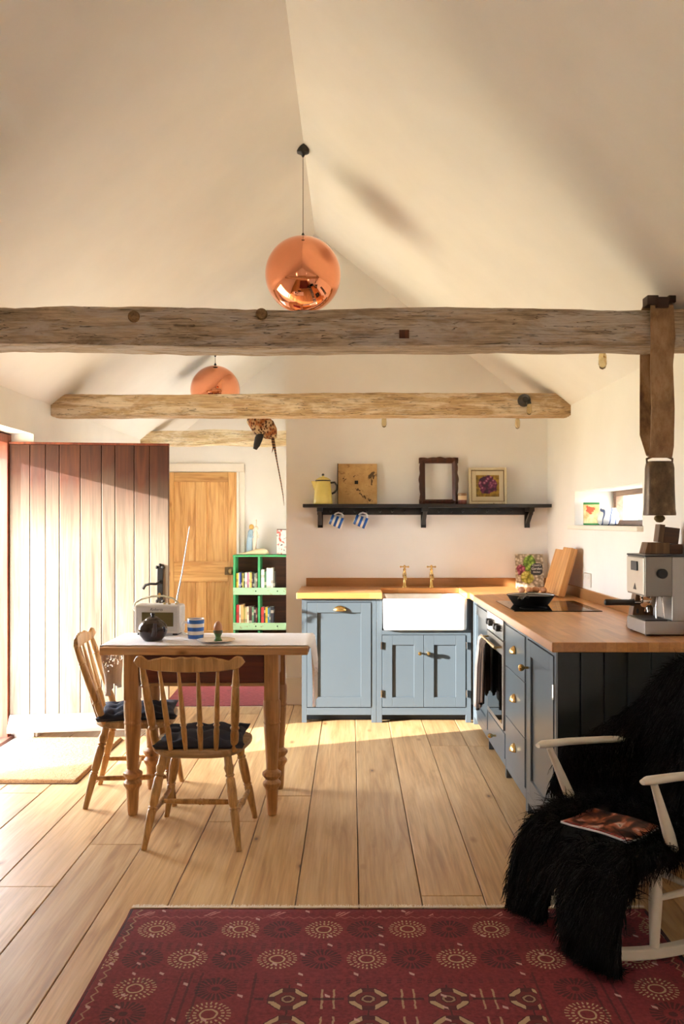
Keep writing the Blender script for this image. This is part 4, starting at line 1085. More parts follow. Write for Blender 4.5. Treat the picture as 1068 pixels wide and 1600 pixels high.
# ------------------------------------------------------------------ spindle-back chairs
def curve(pts, u):
    for (a, p), (b, q) in zip(pts, pts[1:]):
        if u <= b + 1e-9:
            t = (u - a) / (b - a); return p + (q - p) * (t * t * (3 - 2 * t))
    return pts[-1][1]
def spindle_chair(name, loc, rz, label):
    """local frame: sitter faces +Y, back at -Y"""
    t = thing(name, label, 'chair', loc, rz, 'spindle-back chairs at the pine table')
    ZS_ = .405
    pts = []
    n = 48
    for k in range(n):
        a = 2 * math.pi * k / n; c, s = math.cos(a), math.sin(a)
        x = .205 * math.copysign(abs(c) ** .62, c); y = .195 * math.copysign(abs(s) ** .62, s)
        x *= 1.0 + .10 * (y / .195)
        pts.append((x, y))
    rings = []
    for sc, z in ((.93, ZS_ - .034), (.985, ZS_ - .026), (1.0, ZS_ - .012), (.99, ZS_ - .003), (.96, ZS_)):
        rings.append([(x * sc, y * sc, z) for x, y in pts])
    MB().loft(rings).build('seat', M_chairs, t, smooth=50)
    LP = [(0, .0125), (.08, .0135), (.30, .018), (.40, .019), (.42, .015), (.435, .0205), (.45, .015), (.48, .019), (.62, .021), (.74, .0195), (.76, .015), (.78, .0215), (.80, .016), (.83, .0195), (.86, .0225), (.89, .018), (1, .0165)]
    ends = {}
    for sx in (-1, 1):
        for sy in (-1, 1):
            p0 = Vector((sx * (.198 if sy < 0 else .205), sy * (.218 if sy < 0 else .20), 0)); p1 = Vector((sx * .135, sy * .13, ZS_ - .028))
            MB().turned(p0, p1, LP, 12).build('leg', M_chair, t, smooth=50); ends[(sx, sy)] = (p0, p1)
    SP = [(0, .008), (.08, .010), (.3, .0125), (.46, .012), (.48, .0155), (.5, .012), (.52, .0155), (.54, .012), (.7, .0125), (.92, .010), (1, .008)]
    mids = []
    for sx in (-1, 1):
        a = ends[(sx, -1)][0].lerp(ends[(sx, -1)][1], .36); b = ends[(sx, 1)][0].lerp(ends[(sx, 1)][1], .36)
        MB().turned(a, b, SP, 10).build('stretcher', M_chair, t, smooth=50); mids.append(a.lerp(b, .5))
    MB().turned(mids[0], mids[1], SP, 10).build('stretcher', M_chair, t, smooth=50)
    # back: shaped crest rail, two posts, four spindles
    zr = .755; yb = -.275
    n = 44; rg = []
    for i in range(n + 1):
        u = i / n * 2 - 1; x = .228 * u
        bow = .028 * (1 - u * u)
        y = yb - bow + .022
        top = zr + curve(((0, .054), (.12, .057), (.26, .051), (.42, .056), (.58, .048), (.72, .040), (.86, .058), (.94, .056), (1, .036)), abs(u))
        bot = zr + curve(((0, -.008), (.5, -.005), (.8, .001), (.92, .008), (1, .030)), abs(u))
        th = .012
        rg.append([(x, y - th, bot + .004), (x, y - th * .9, top - .006), (x, y - th * .3, top), (x, y + th * .5, top - .004), (x, y + th * .8, (top + bot) / 2), (x, y + th * .7, bot), (x, y - th * .4, bot)])
    MB().loft(rg).build('crest_rail', M_chair, t, smooth=45)
    PP = [(0, .0135), (.06, .016), (.20, .018), (.26, .0145), (.28, .0205), (.30, .0145), (.33, .017), (.5, .0185), (.74, .0165), (.77, .014), (.785, .0195), (.80, .014), (.84, .0155), (.95, .012), (1, .011)]
    for sx in (-1, 1):
        MB().turned((sx * .165, -.135, ZS_ - .012), (sx * .193, yb + .014, zr + .01), PP, 12).build('back_post', M_chair, t, smooth=50)
    QP = [(0, .009), (.1, .0105), (.26, .0125), (.31, .010), (.33, .0145), (.345, .010), (.40, .012), (.65, .0105), (.92, .007), (1, .0065)]
    for sx in (-.6, -.2, .2, .6):
        MB().turned((sx * .158, -.165 - .012 * (1 - sx * sx), ZS_ - .008), (sx * .20, yb - .024 * (1 - sx * sx) + .02, zr + .006), QP, 10).build('spindle', M_chair, t, smooth=50)
    return t
ch1 = spindle_chair('dining_chair', (-.655, 3.885, 0), R(-2), 'spindle-back wooden chair drawn up to the drawer side of the table')
ch2 = spindle_chair('dining_chair', (-1.065, 4.42, 0), R(-84), 'spindle-back wooden chair at the table end by the doormat')

# tufted seat pads
M_pad = fabric('navy_cotton', '2b3144', .9, 300, .7)
def pad(loc, rz, label, seed):
    mb = MB(); n = 44; hw = .18
    tuft = [(a, b) for a in (-.11, 0, .11) for b in (-.11, 0, .11)]
    def prof(x, y):
        u, v = abs(x) / hw, abs(y) / hw
        h = .046 * (max(0, 1 - u ** 3.2) * max(0, 1 - v ** 3.2)) ** .42
        for (a, b) in tuft:
            d2 = ((x - a) ** 2 + (y - b) ** 2)
            h -= .026 * math.exp(-d2 / .0009)
            h -= .006 * math.exp(-min(abs(x - a), abs(y - b)) ** 2 / .0004) * math.exp(-d2 / .006)
        return max(h, .002) + .005 * noise.noise(Vector((x * 25, y * 25, seed))) * (h > .012)
    def top(i, j):
        x, y = -hw + 2 * hw * i, -hw + 2 * hw * j
        ear = 1 + .07 * (abs(x / hw) * abs(y / hw)) ** 3 - .05 * (1 - abs(y / hw)) * (abs(x) / hw) ** 6 - .05 * (1 - abs(x / hw)) * (abs(y) / hw) ** 6
        return (x * ear, y * ear, .008 + prof(x, y) + .012 * (abs(x / hw) * abs(y / hw)) ** 4)
    mb.grid(top, n, n)
    def bot(i, j):
        p = top(i, j); e = min(i, 1 - i, j, 1 - j) > 1e-6
        return (p[0], p[1], .0015 + (.006 if not e else 0)) if e else p
    mb.grid(bot, n, n)
    o = mb.build('seat_pad', M_pad, None, smooth=80, loc=loc, rot=(0, 0, rz))
    return tag(o, label, 'cushion', 'dark seat pads on the chairs')
pad((-.648, 3.895, .4055), R(3), 'dark navy tufted seat pad on the chair at the drawer side', 1.0)
pad((-1.06, 4.42, .4055), R(-80), 'dark navy tufted seat pad on the chair by the doormat', 4.0)

# ------------------------------------------------------------------ doormat and rugs
M_coir = Mat('coir', 1.0)
_f = M_coir.noise(M_coir.coord('Object'), 170, 3); _g = M_coir.noise(M_coir.coord('Object'), 4, 3)
M_coir.color(M_coir.mix(.3, M_coir.ramp(_f, [(.3, '8a6440'), (.7, 'c89a68')]), M_coir.ramp(_g, [(.3, 'a87a50'), (.7, 'c89c70')]))); M_coir.bump(_f, .9, .006); M_coir = M_coir.m
mt = thing('coir_doormat', 'thick coir doormat inside the open outer door', 'doormat', (-1.72, 5.06, 0))
def mat_top(i, j):
    x, y = -.29 + .585 * i, -.46 + .93 * j
    e = min(i, 1 - i, j, 1 - j)
    return (x, y, .018 * min(1, (e / .015)) ** .5 + .002 + .003 * noise.noise(Vector((x * 60, y * 60, 0))))
MB().grid(mat_top, 70, 100).build('pile', M_coir, mt, smooth=80)
MB().box(-.292, -.464, 0, .297, .474, .003).build('backing', plain('mat_backing', '4a3020', .9), mt)

def gul_rug_mat(name, x0, y1, dark=1.0):
    m = Mat(name, .95)
    tc = m.node('ShaderNodeTexCoord'); sx = m.node('ShaderNodeSeparateXYZ'); m.link(tc.outputs['Object'], sx.inputs[0])
    wob = N(m.nt, m.noise(m.coord('Object'), 60, 2)) - .5
    wob2 = N(m.nt, m.noise(m.coord('Object', loc=(4, 2, 0)), 60, 2)) - .5
    X = N(m.nt, sx.outputs[0]) + wob * .008      # metres from the left edge
    Y = N(m.nt, sx.outputs[1]) + wob2 * .008     # metres from the far edge, growing toward the viewer
    W = RUGW
    Xm = (X - W / 2).abs() * -1.0 + W / 2        # mirrored distance from the nearest side
    noi = m.noise(m.coord('Object'), 90, 3)
    red = m.ramp(noi, [(.25, '541618'), (.5, '74232a'), (.8, '8c3238')])
    red = m.mix(m.ramp(m.noise(m.coord('Object'), 3.5, 4), [(.35, 0.0), (.7, .6)]), red, '7c2a30')
    def rosette(xs, ys, px, py, r=.064):
        cx = (xs / px).floor(); cy = (ys / py).floor()
        lx = xs - (cx + .5) * px; ly = ys - (cy + .5) * py
        par = (cx + cy).mod(2.0)
        rad = (lx * lx + ly * ly).sqrt(); an = ly.atan2(lx)
        spoke = (an * (18 / (2 * math.pi))).mod(1.0).band(.28, .72)
        ring1 = rad.band(.020, .026); dash = rad.band(.034, .044) * spoke; dash2 = rad.band(.050, .062) * (an * (26 / (2 * math.pi))).mod(1.0).band(.3, .65)
        light = (ring1 + dash + dash2).min(1.0)
        darkm = (rad.band(.026, .062) * (an * (22 / (2 * math.pi))).mod(1.0).band(.2, .8) + rad.lt(.012)).min(1.0)
        return light, darkm, par
    # border zones
    PX, PY = .1385, .2
    topz = Y.band(.06, .475)
    l1, d1, p1 = rosette(X - .06 + 0.0, Y - .066, PX, PY)
    sidez = Xm.band(.03, .50) * Y.gt(.475)
    l2, d2, p2 = rosette(Xm - .03, Y - .477, .235, .132)
    col = red
    def lay(mask, c, amt=1.0):
        nonlocal col
        col = m.mix((mask * amt).s, col, c)
    notside = Y.lt(.49)
    topm = topz * (sidez * -1.0 + 1.0)
    cream, brown, pink = 'bda27c', '33191a', 'a8605a'
    lay(topm * d1 * p1, brown, .75); lay(topm * l1 * (p1 * -1.0 + 1.0), cream, .85)
    sdm = sidez
    lay(sdm * d2 * p2, brown, .75); lay(sdm * l2 * (p2 * -1.0 + 1.0), cream, .85)
    # field of octagonal guls
    fld = Xm.gt(.50) * Y.gt(.52)
    gx, gy = .228, .142
    cx = ((X - .48) / gx).floor(); cy = ((Y - .525) / gy).floor()
    lx = (X - .48 - (cx + .5) * gx).abs(); ly = (Y - .525 - (cy + .5) * gy).abs()
    oc = lx.max(ly).max((lx + ly) * .72)
    seg = (lx.lt(.018) + ly.lt(.012)).min(1.0)
    lay(fld * oc.lt(.058), brown, .7); lay(fld * oc.band(.038, .054) * (seg * -1.0 + 1.0), cream, .8); lay(fld * oc.band(.022, .036), '6d2426', .8); lay(fld * oc.band(.012, .018), cream, .5)
    mx = ((X - .48) / gx + .5); mlx = (mx - mx.floor() - .5).abs() * gx; 
    lay(fld * mlx.band(.014, .020) * ly.lt(.052), cream, .6); lay(fld * ly.band(.0, .006) * mlx.lt(.045), brown, .8); lay(fld * (lx.lt(.0025)) * oc.gt(.058), brown, .8)
    # guard stripes and flecks
    zig = ((X / .035).mod(1.0) - .5).abs() * .03
    lay((Y - .072 + zig - .015).abs().lt(.0028), pink, .7)
    zig2 = ((Y / .045).mod(1.0) - .5).abs() * .03
    lay((Xm - .035 + zig2 - .012).abs().lt(.0028), cream, .5)
    lay(Y.band(.035, .068) * ((X + Y) / .11).mod(1.0).band(.0, .34) * ((X * 1.0 + Y) / .016).mod(1.0).lt(.5) * ((X / .24).mod(1.0)).lt(.4), 'c98a80', .8)
    for yy in (.275, .30, .50): lay((Y - yy).abs().lt(.016) * ((X / .03).mod(1.0) - .5).abs().lt(.22) * ((Y / .012).mod(1.0)).lt(.5), brown, .6)
    for xx in (.27, .30, .33, .49): lay((Xm - xx).abs().lt(.0035) * Y.gt(.45), brown, .6)
    fx, fy = (X / .083), (Y / .061)
    h = ((fx.floor() * 12.9898 + fy.floor() * 78.233)._op('SINE') * 43758.5).mod(1.0)
    lay(h.gt(.78) * ((fx - fx.floor()) - .5).abs().lt(.09) * (((fy - fy.floor()) - .5) - ((fx - fx.floor()) - .5) * .9).abs().lt(.10), 'c9a49a', .8)
    lay(X.lt(.014) + X.gt(W - .014), '14131c', 1.0)
    m.color(col); m.bump(noi, .4, .002); return m.m
RUGW = 1.805
rg_ = thing('patterned_rug', 'large dark red patterned rug with cream fringe in front of the rocking chair', 'rug', (-.775, 3.11, 0)); rg_.rotation_euler = (0, 0, 0)
M_rug = gul_rug_mat('gul_rug', 0, 0)
RL = 2.5
def rug_f(i, j):
    x, y = RUGW * i, RL * j
    e = min(i * RUGW, (1 - i) * RUGW, y)
    return (x + .006 * math.sin(y * 3.1) + (0 if 0 < i < 1 else .003 * noise.noise(Vector((y * 6, i, 0)))), y, .0065 * min(1, e / .006) + .002 * (noise.noise(Vector((x * 2.2, y * 2.2, 0))) + .6))
mb = MB(); mb.grid(rug_f, 90, 110)
o = mb.build('pile', M_rug, rg_, smooth=80); o.scale = (1, -1, 1)
MB().box(.004, -RL + .004, 0, RUGW - .004, -.002, .0035).build('backing', M_red, rg_)
# fringe: many loose cream yarns at the far edge
fg = MB(); rfr = random.Random(5)
for k in range(1500):
    x = .004 + (RUGW - .008) * k / 1500 + rfr.uniform(-.001, .001); L = rfr.uniform(.016, .042); dx = rfr.uniform(-.007, .007)
    z = .0082
    fg.add([(x - .0012, -.002, z), (x + .0012, -.002, z), (x + dx * .5 + .0011, L * .5, z - .0015), (x + dx * .5 - .0011, L * .5, z - .0015), (x + dx + .0005, L, .0012), (x + dx - .0005, L, .0012)], [(0, 1, 2, 3), (3, 2, 4, 5)])
o = fg.build('fringe', plain('fringe_cream', 'ece2d2', .9), rg_, fix=False); o['kind'] = 'stuff'; o['label'] = 'cream yarn fringe'

M_rug2 = Mat('small_red_rug', .95)
_n = M_rug2.noise(M_rug2.coord('Object', (9, 30, 1)), 3, 4, .7, .5); _vo = M_rug2.node('ShaderNodeTexVoronoi'); _vo.inputs['Scale'].default_value = 9; M_rug2.link(M_rug2.coord('Object', (1, 1.4, 1)), _vo.inputs['Vector'])
M_rug2.color(M_rug2.mix(M_rug2.ramp(_vo.outputs['Distance'], [(.08, .9), (.14, 0.0)]), M_rug2.ramp(_n, [(.3, '5e1a1e'), (.5, '7e272d'), (.72, '96484a')]), '2c1a1c')); M_rug2 = M_rug2.m
r2 = thing('hall_rug', 'small faded red rug on the floor beyond the table', 'rug', (-1.02, 6.92, 0), R(2))
MB().box(-.38, -.40, 0, .36, .40, .007).build('pile', M_rug2, r2, bevel=.002)
fg = MB()
for k in range(220):
    x = -.375 + .73 * k / 220; L = rfr.uniform(.015, .03)
    fg.add([(x - .001, -.402, .004), (x + .001, -.402, .004), (x + .001, -.402 - L, .001), (x - .001, -.402 - L, .001)], [(0, 1, 2, 3)])
o = fg.build('fringe', plain('fringe_pale', 'd8ccb6', .9), r2, fix=False); o['kind'] = 'stuff'
# ------------------------------------------------------------------ green bookcase with its books
M_green = Mat('worn_green_paint', .6)
_n = M_green.noise(M_green.coord('Object'), 22, 5, .7); M_green.color(M_green.mix(M_green.ramp(_n, [(.60, 0.0), (.66, .8)]), '3f9a5e', '7a6a48')); M_green = M_green.m
M_green2 = Mat('pale_green_paint', .6)
_n = M_green2.noise(M_green2.coord('Object'), 26, 5, .7); M_green2.color(M_green2.mix(M_green2.ramp(_n, [(.58, 0.0), (.66, .8)]), '9cc49a', '8a7a58')); M_green2 = M_green2.m
M_crate = wood('crate_back', '6a3c24', '4e2a18', '331a0e', axis=0, rough=.7)
YC = 9.05
bc = thing('green_bookcase', 'worn green pigeonhole bookcase with pale green shelf lips', 'bookcase', (-.875, YC, 0))
X0, X1, XD = -.333, .333, -.07
for xx in (X0, X1 - .022): MB().box(xx, 0, 0, xx + .022, .27, 1.0).build('side', M_green, bc, bevel=.002)
MB().box(X0 - .004, -.004, 1.0, X1 + .004, .272, 1.018).build('top', M_green, bc, bevel=.002)
MB().box(X0 + .022, .258, 0, X1 - .022, .27, 1.0).build('back', M_crate, bc)
for za, zb in ((.03, .245), (.275, .60), (.632, 1.0)): MB().box(XD - .011, .006, za, XD + .011, .258, zb).build('divider', M_green, bc)
for z in (.012, .256, .614):
    s_ = MB().box(X0 + .022, .004, z, X1 - .022, .258, z + .016).build('shelf', M_crate, bc)
    if z > .1:
        lp_ = MB().box(X0 + .0, -.014, z, X1, .0, z + .072).build('shelf_lip', M_green2, bc, bevel=.002)
        for q in (-.10, .12): MB().lathe([(.007, 0), (.007, .008), (.001, .009)], 8, 0, Matrix.Translation((q, -.014, z + .038)) @ Matrix.Rotation(R(90), 4, 'X')).build('label_pin', M_blackiron, lp_)
BC = [
    (.632, X0 + .03, [('d8c23c', .024, .20), ('e6dccb', .012, .205), ('2f4f9c', .016, .215), ('2a2a2c', .018, .205), ('d6c84a', .012, .205), ('3a4a2a', .016, .205), ('e8e2d4', .026, .21), ('b9728c', .02, .21), ('e4dccc', .01, .21), ('d9b85c', .024, .205), ('3c2f2a', .01, .21), ('2c2c2c', .02, .205), ('8a9a86', .014, .205), ('7c6a58', .02, .205)]),
    (.632, XD + .02, [('ece6d8', .032, .235), ('4a7a4c', .02, .215), ('ece8de', .045, .25), ('d8d6c8', .022, .25), ('5a5448', .016, .22)]),
    (.274, X0 + .03, [('b83030', .028, .24), ('d6d0c2', .016, .235), ('d9a868', .028, .24), ('a8a45a', .016, .21), ('d8b890', .016, .21), ('e0d4bc', .018, .21), ('4a2c2a', .03, .21), ('5c8a6c', .018, .21), ('33302e', .02, .21), ('7a3034', .012, .2)]),
    (.274, XD + .02, [('cc3a38', .028, .21), ('3a3a3e', .014, .21), ('e0b62c', .022, .21), ('3a7a9a', .014, .21), ('54626c', .014, .205), ('2c2e38', .03, .21)]),
]
CN = {'d8c23c': 'yellow', 'e6dccb': 'cream', '2f4f9c': 'blue', '2a2a2c': 'black', 'd6c84a': 'lemon', '3a4a2a': 'dark green', 'e8e2d4': 'white', 'b9728c': 'pink', 'e4dccc': 'ivory', 'd9b85c': 'gold', '3c2f2a': 'dark brown', '2c2c2c': 'charcoal', '8a9a86': 'grey green', '7c6a58': 'brown', 'ece6d8': 'white', '4a7a4c': 'green', 'ece8de': 'thick white', 'd8d6c8': 'pale grey', '5a5448': 'dull brown', 'b83030': 'red', 'd6d0c2': 'pale', 'd9a868': 'tan', 'a8a45a': 'olive', 'd8b890': 'beige', 'e0d4bc': 'cream', '4a2c2a': 'maroon', '5c8a6c': 'sea green', '33302e': 'black', '7a3034': 'dark red', 'cc3a38': 'scarlet', '3a3a3e': 'charcoal', 'e0b62c': 'bright yellow', '3a7a9a': 'blue', '54626c': 'slate', '2c2e38': 'navy'}
PL = ['on the upper shelf beside the pine door', 'in the upper right-hand pigeonhole', 'on the shelf below, beside the pine door', 'in the pigeonhole below the white volumes']
PL = ['in the upper pigeonhole beside the pine door', 'in the upper pigeonhole beside the wall end', 'in the lower pigeonhole beside the pine door', 'in the lower pigeonhole beside the wall end']
rb = random.Random(3); bmats = {}
def book_mat(cc):
    if cc not in bmats:
        m = Mat('spine_' + cc, .5)
        tc = m.node('ShaderNodeTexCoord'); sx = m.node('ShaderNodeSeparateXYZ'); m.link(tc.outputs['Object'], sx.inputs[0])
        z = N(m.nt, sx.outputs[2]); oi = m.node('ShaderNodeObjectInfo')
        zz = z + N(m.nt, oi.outputs['Random']) * .12
        bnd = (zz.band(.16, .19) + zz.band(.05, .06)).min(1.0)
        m.color(m.mix((bnd * .45).s, cc, 'e6dcc4' if int(cc[:2], 16) < 150 else '4a3a30')); bmats[cc] = m.m
    return bmats[cc]
for si, (z, x, lst) in enumerate(BC):
    avail = (.215 if si % 2 == 0 else .345); tot_ = sum(w + .0014 for _, w, _ in lst); ks = min(1.0, avail / tot_); lst = [(a, w * ks, h) for a, w, h in lst]
    for cc, w, h in lst:
        dpt = rb.uniform(.13, .16); h2 = h + rb.uniform(-.006, .006)
        b = thing('book', '%s-spined book standing %s of the bookcase' % (CN[cc], PL[si]), 'book', (-.875 + x + w / 2, YC + .02, z - .0015 if z > .5 else z - .0015), group='books in the green bookcase')
        MB().box(-w / 2 + .0004, 0, 0, w / 2 - .0004, .003, h2).box(-w / 2 + .0004, .003, 0, -w / 2 + .002, dpt, h2).box(w / 2 - .002, .003, 0, w / 2 - .0004, dpt, h2).build('cover', book_mat(cc), b)
        MB().box(-w / 2 + .002, .003, .003, w / 2 - .002, dpt - .003, h2 - .003).build('pages', M_page, b)
        x += w + .0012

# things on the bookcase
sg = tag(MB().tube([(-.15, 0, .012), (-.10, 0, .012), (-.03, 0, .022), (.04, 0, .032), (.10, 0, .033), (.135, 0, .026), (.15, 0, .016)], [.003, .010, .02, .031, .033, .024, .008], 16).build('horn_shell', Mat('shell_cream', .35, 0, 'd8c8a0').m, None, smooth=70, loc=(-1.005, YC + .06, 1.0185)), 'long cream shell lying on the bookcase in front of the figurine', 'shell')
fgr = thing('figurine', 'porcelain figurine of a blond figure in blue beside a pale figure', 'figurine', (-1.03, YC + .17, 1.018))
M_por = Mat('porcelain_cream', .2, 0, 'e8d8c4').m
MB().lathe([(.07, 0), (.072, .012), (.06, .02)], 24, 0, Matrix.Diagonal((1.0, .55, 1, 1))).build('plinth', M_por, fgr, smooth=45)
MB().tube([(-.028, 0, .015), (-.03, 0, .10), (-.026, 0, .18), (-.018, -.005, .235), (-.012, -.006, .262)], [.036, .034, .03, .028, .014], 14).tube([(-.035, -.018, .225), (-.02, -.04, .19), (.012, -.045, .18)], [.012, .011, .009], 10).build('blue_figure', Mat('porcelain_blue', .25, 0, '9ab4c4').m, fgr, smooth=60)
MB().ball((-.010, -.006, .285), .026, (1, 1, 1.15)).build('blond_head', Mat('porcelain_blond', .3, 0, 'd2a95c').m, fgr, smooth=60)
MB().tube([(.022, 0, .015), (.02, 0, .08), (.024, 0, .16), (.03, 0, .225), (.034, 0, .25)], [.022, .02, .026, .026, .013], 14).ball((.038, -.002, .272), .023, (1, 1, 1.1)).tube([(.045, 0, .225), (.06, -.01, .20), (.064, -.015, .17)], [.01, .009, .007], 10).tube([(.036, 0, .285), (.038, 0, .31), (.038, 0, .35), (.036, 0, .362)], [.006, .007, .008, .01], 10).build('pale_figure', M_por, fgr, smooth=60)
M_tin = Mat('printed_tin', .4)
_tc = M_tin.node('ShaderNodeTexCoord'); _sx = M_tin.node('ShaderNodeSeparateXYZ'); M_tin.link(_tc.outputs['Object'], _sx.inputs[0])
_z = N(M_tin.nt, _sx.outputs[2]); _x = N(M_tin.nt, _sx.outputs[0])
_nz = M_tin.noise(M_tin.coord('Object', (1, 1, .7)), 28, 3)
M_tin.color(M_tin.mix((_z.gt(.255) + _z.lt(.008)).min(1.0).s, M_tin.ramp(_nz, [(.40, 'c4564e'), (.46, 'e8dcd0'), (.62, 'e9e2d8'), (.68, '4a4240')]), '5a5048')); M_tin = M_tin.m
tag(MB().box(-.06, -.045, 0, .06, .045, .265).build('printed_tin', M_tin, None, bevel=.004, loc=(-.71, YC + .12, 1.0185)), 'tall white and red printed tin on the bookcase', 'tin')

# ------------------------------------------------------------------ white rocking chair
M_rock = paint('rocker_cream', 'd8d0be', .4, .06, .05, 9)
TH = R(-63)
rk = thing('rocking_chair', 'cream painted rocking chair under a black sheepskin', 'chair', (1.016, 3.015, .008), TH)
for sx in (-1, 1):
    rg = []
    for i in range(25):
        u = i / 24; y = -.385 + .745 * u
        z = .30 * ((y + .02) / 1.0) ** 2 * 1.15
        zz = z + .001
        hw, hh = .016, .034
        if i == 0: hh = .028
        rg.append([(sx * .22 - hw, y, zz), (sx * .22 + hw, y, zz), (sx * .22 + hw, y, zz + hh), (sx * .22 - hw, y, zz + hh)])
    MB().loft(rg).build('runner', M_rock, rk, bevel=.005)
LPR = [(0, .014), (.2, .017), (.5, .021), (.8, .018), (1, .015)]
for sx in (-1, 1):
    MB().turned((sx * .22, -.21, .04), (sx * .19, -.17, .318), LPR, 12).build('leg', M_rock, rk, smooth=50)
    MB().turned((sx * .22, .16, .042), (sx * .175, .13, .318), LPR, 12).build('leg', M_rock, rk, smooth=50)
    MB().turned((sx * .216, -.19, .19), (sx * .206, .15, .18), [(0, .009), (.5, .013), (1, .009)], 10).build('stretcher', M_rock, rk, smooth=50)
MB().turned((-.21, -.02, .185), (.21, -.02, .185), [(0, .009), (.5, .013), (1, .009)], 10).build('stretcher', M_rock, rk, smooth=50)
MB().box(-.235, -.235, .312, .235, .17, .338).build('seat', M_rock, rk, bevel=.01)
for sx in (-1, 1):
    MB().turned((sx * .225, -.135, .333), (sx * .243, -.235, .556), [(0, .017), (.25, .019), (.6, .015), (1, .011)], 12).build('arm_post', M_rock, rk, smooth=50)
    MB().tube([(sx * .245, -.285, .567), (sx * .246, -.26, .570), (sx * .247, -.15, .567), (sx * .245, .02, .556), (sx * .238, .16, .545), (sx * .232, .20, .542)], [.012, .021, .020, .019, .018, .014], 12, flat=.62).build('arm', M_rock, rk, smooth=60)
    MB().turned((sx * .205, .13, .32), (sx * .195, .27, .70), [(0, .016), (.5, .019), (1, .013)], 12).build('back_post', M_rock, rk, smooth=50)
MB().box(-.20, .262, .66, .20, .284, .76).build('crest_rail', M_rock, rk, bevel=.008)
for q in (-.13, -.045, .045, .13): MB().turned((q, .14, .33), (q, .27, .68), [(0, .008), (.5, .010), (1, .007)], 8).build('spindle', M_rock, rk, smooth=50)

# black long-haired sheepskins
M_hide = fabric('black_hide', '0c0a09', 1.0)
M_fur = Mat('black_fleece', .75); _oi = M_fur.node('ShaderNodeTexCoord'); _f = M_fur.noise(M_fur.coord('Object'), 40, 3)
M_fur.color(M_fur.ramp(_f, [(.3, '070605'), (.6, '0e0b0a'), (.85, '1a130f')])); M_fur.b.inputs['Specular IOR Level'].default_value = .15; M_fur = M_fur.m
def pelt(label, fn, nu, nv, strands, length, seed, mask, flip=1, keep=None):
    t = thing('sheepskin', label, 'sheepskin', (1.016, 3.015, .008), TH, 'black sheepskins on the rocking chair')
    mb = MB(); v, f = [], []
    for j in range(nv + 1):
        for i in range(nu + 1): v.append(fn(i / nu, j / nv))
    for j in range(nv):
        for i in range(nu):
            if mask((i + .5) / nu, (j + .5) / nv):
                a = j * (nu + 1) + i; f.append((a, a + 1, a + nu + 2, a + nu + 1))
    mb.add(v, f); mb.build('hide', M_hide, t, smooth=80, fix=False, solid=.012)
    rs = random.Random(seed); hv, hf = [], []; cnt = 0
    while cnt < strands:
        u, w = rs.random(), rs.random()
        if not mask(u, w): continue
        p = Vector(fn(u, w)); e = .01
        du = Vector(fn(min(u + e, 1), w)) - Vector(fn(max(u - e, 0), w)); dv = Vector(fn(u, min(w + e, 1))) - Vector(fn(u, max(w - e, 0)))
        n = du.cross(dv); 
        if n.length < 1e-9: continue
        n.normalize(); n = n * flip
        kf = keep(p) if keep else 1
        if not kf: continue
        flow = dv.normalized()
        d = (n * rs.uniform(.55, 1.0) + flow * rs.uniform(.1, .7) + Vector((rs.uniform(-.5, .5), rs.uniform(-.5, .5), rs.uniform(-.5, .2)))).normalized()
        L = length * kf * rs.uniform(.55, 1.15); k = 4
        q = p.copy(); side = d.cross(Vector((rs.uniform(-1, 1), rs.uniform(-1, 1), rs.uniform(-1, 1)))).normalized()
        curl = Vector((rs.uniform(-1, 1), rs.uniform(-1, 1), rs.uniform(-1, 1))) * .55
        base = len(hv); w0 = rs.uniform(.0016, .0030)
        for s in range(k + 1):
            ww = w0 * (1 - .8 * s / k)
            hv.append(tuple(q - side * ww)); hv.append(tuple(q + side * ww))
            d = (d + curl * (math.sin(s * 1.9 + seed + u * 9) * .8) + Vector((0, 0, -.30)) + flow * .12).normalized()
            if q.z < .03 and d.z < 0: d.z = abs(d.z) * .1
            q = q + d * (L / k)
            if q.z < .004: q.z = .004
        for s in range(k):
            a = base + 2 * s; hf.append((a, a + 1, a + 3, a + 2))
        cnt += 1
    fb = MB(); fb.add(hv, hf)
    o = fb.build('fleece', M_fur, t, fix=False); o['kind'] = 'stuff'; o['label'] = 'long curly black wool'
    return t
def clear_of_magazine(p):
    # the fleece lies flat where the magazine rests on it
    for dy in (0, -.03, -.055):
        x, y = p.x - .032, p.y + dy + .216; a = R(-104)
        qx, qy = x * math.cos(a) - y * math.sin(a), x * math.sin(a) + y * math.cos(a)
        if abs(qx) < .095 and abs(qy) < .13: return .30 if dy == 0 and p.z < .350 else 0
    return 1
def seat_fn(u, v):
    x = (u - .5)
    # v 0..0.5 over the seat from back to front, then over the front edge and down
    S = v * .92
    if S < .40: y, z = .15 - S, .352 + .01 * math.sin(u * 7)
    elif S < .50:
        a = (S - .40) / .10 * math.pi / 2; y, z = -.25 - .09 * math.sin(a), .292 + .06 * math.cos(a)
    else: y, z = -.34 - .05 * math.sin((S - .5) * 5), .292 - (S - .5) * .66
    half = .50 + .06 * max(0, S - .35)
    lob = .03 * math.sin(u * 6.28 * 1.0)
    xx = x * half * (1.0 if S < .38 else 1.0)
    edge = max(0, abs(xx) - .215)
    if S < .5: z -= edge * 1.6
    z += .012 * noise.noise(Vector((u * 5, v * 5, 1)))
    return (xx, y + lob * (S > .5), max(z, .03))
def seat_mask(u, v):
    S = v * .92
    if S > .64 and abs(u - .46) < .06 + (S - .64) * .42: return False
    if S > .84 and u < .40 and abs(u - .18) > .17: return False
    return True
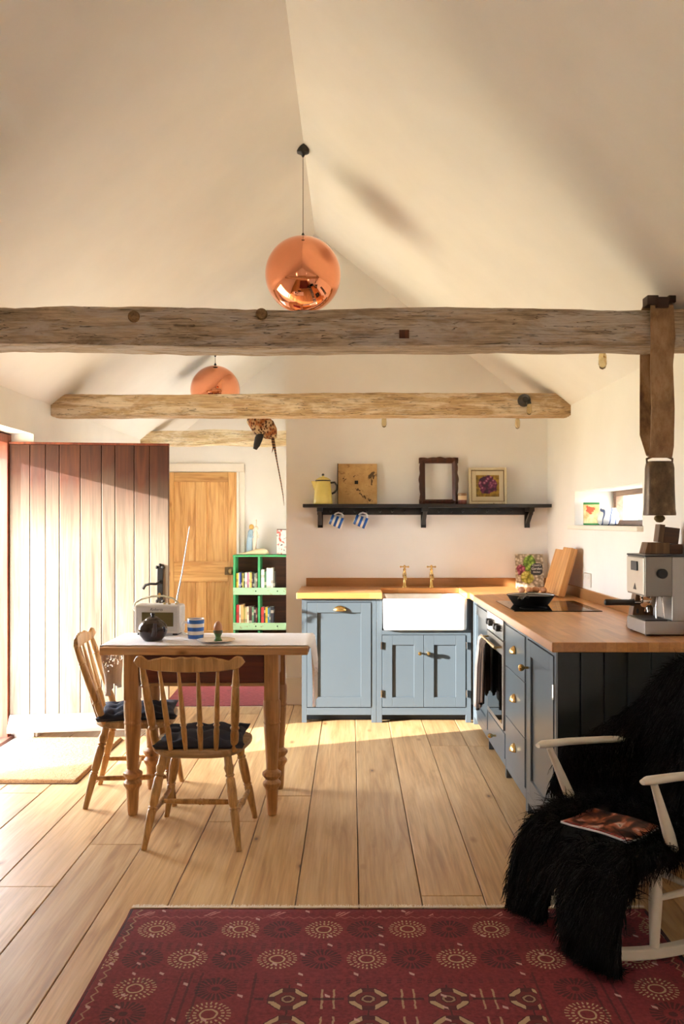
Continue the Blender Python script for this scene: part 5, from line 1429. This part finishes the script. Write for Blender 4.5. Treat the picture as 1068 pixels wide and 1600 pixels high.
pelt('shaggy black sheepskin over the rocking chair seat, hanging to the rug', seat_fn, 30, 40, 34000, .075, 2, seat_mask, -1, clear_of_magazine)
def back_fn(u, v):
    # v 0 top .. 1 bottom
    half = .20 + .16 * min(1, v * 1.7)
    x = -(u - .5) * 2 * half
    zt = .89 - 3.0 * min(abs(x), .22) ** 2
    z = zt - (zt - .36) * v
    y = .275 - .15 * v - .035
    wrap = max(0, abs(x) - .19); y += -wrap * 1.35 * min(1, v * 1.6) + .02 * noise.noise(Vector((u * 4, v * 4, 7)))
    if v < .06: y += .05 * (1 - v / .06); z -= .03 * (1 - v / .06)
    return (x, y, z)
pelt('shaggy black sheepskin draped over the rocking chair back', back_fn, 28, 34, 30000, .07, 9, lambda u, v: True)

# magazine lying on the seat
M_mag = Mat('magazine_cover', .35)
_tc = M_mag.node('ShaderNodeTexCoord'); _sx = M_mag.node('ShaderNodeSeparateXYZ'); M_mag.link(_tc.outputs['Object'], _sx.inputs[0])
_x, _y = N(M_mag.nt, _sx.outputs[0]), N(M_mag.nt, _sx.outputs[1])
_n = M_mag.noise(M_mag.coord('Object', (14, 22, 1)), 1.0, 3, .5, .6)
_c = M_mag.ramp(_n, [(.36, '171214'), (.46, '4a2018'), (.56, 'b4664a'), (.64, 'd8c8c0'), (.7, '201a1c')])
M_mag.color(M_mag.mix((_x.lt(-.07) * (_y * 70).mod(1.0).gt(.35)).s, _c, '8e1e22')); M_mag = M_mag.m
mg = thing('magazine', 'glossy magazine lying on the sheepskin seat', 'magazine', (.838, 2.888, .371)); mg.rotation_euler = (R(1), R(-2), R(41))
def mag_f(z, zz):
    return lambda i, j: (-.09 + .18 * i, -.125 + .25 * j, z + .006 * math.sin(i * math.pi) * -1 + .004 * math.sin(j * 5))
MB().grid(mag_f(.0085, 0), 12, 16).build('cover', M_mag, mg, smooth=80, solid=.0008)
MB().grid(mag_f(.004, 0), 12, 16).build('pages', plain('magazine_pages', 'd6d8dc', .6), mg, smooth=80, solid=.0065)
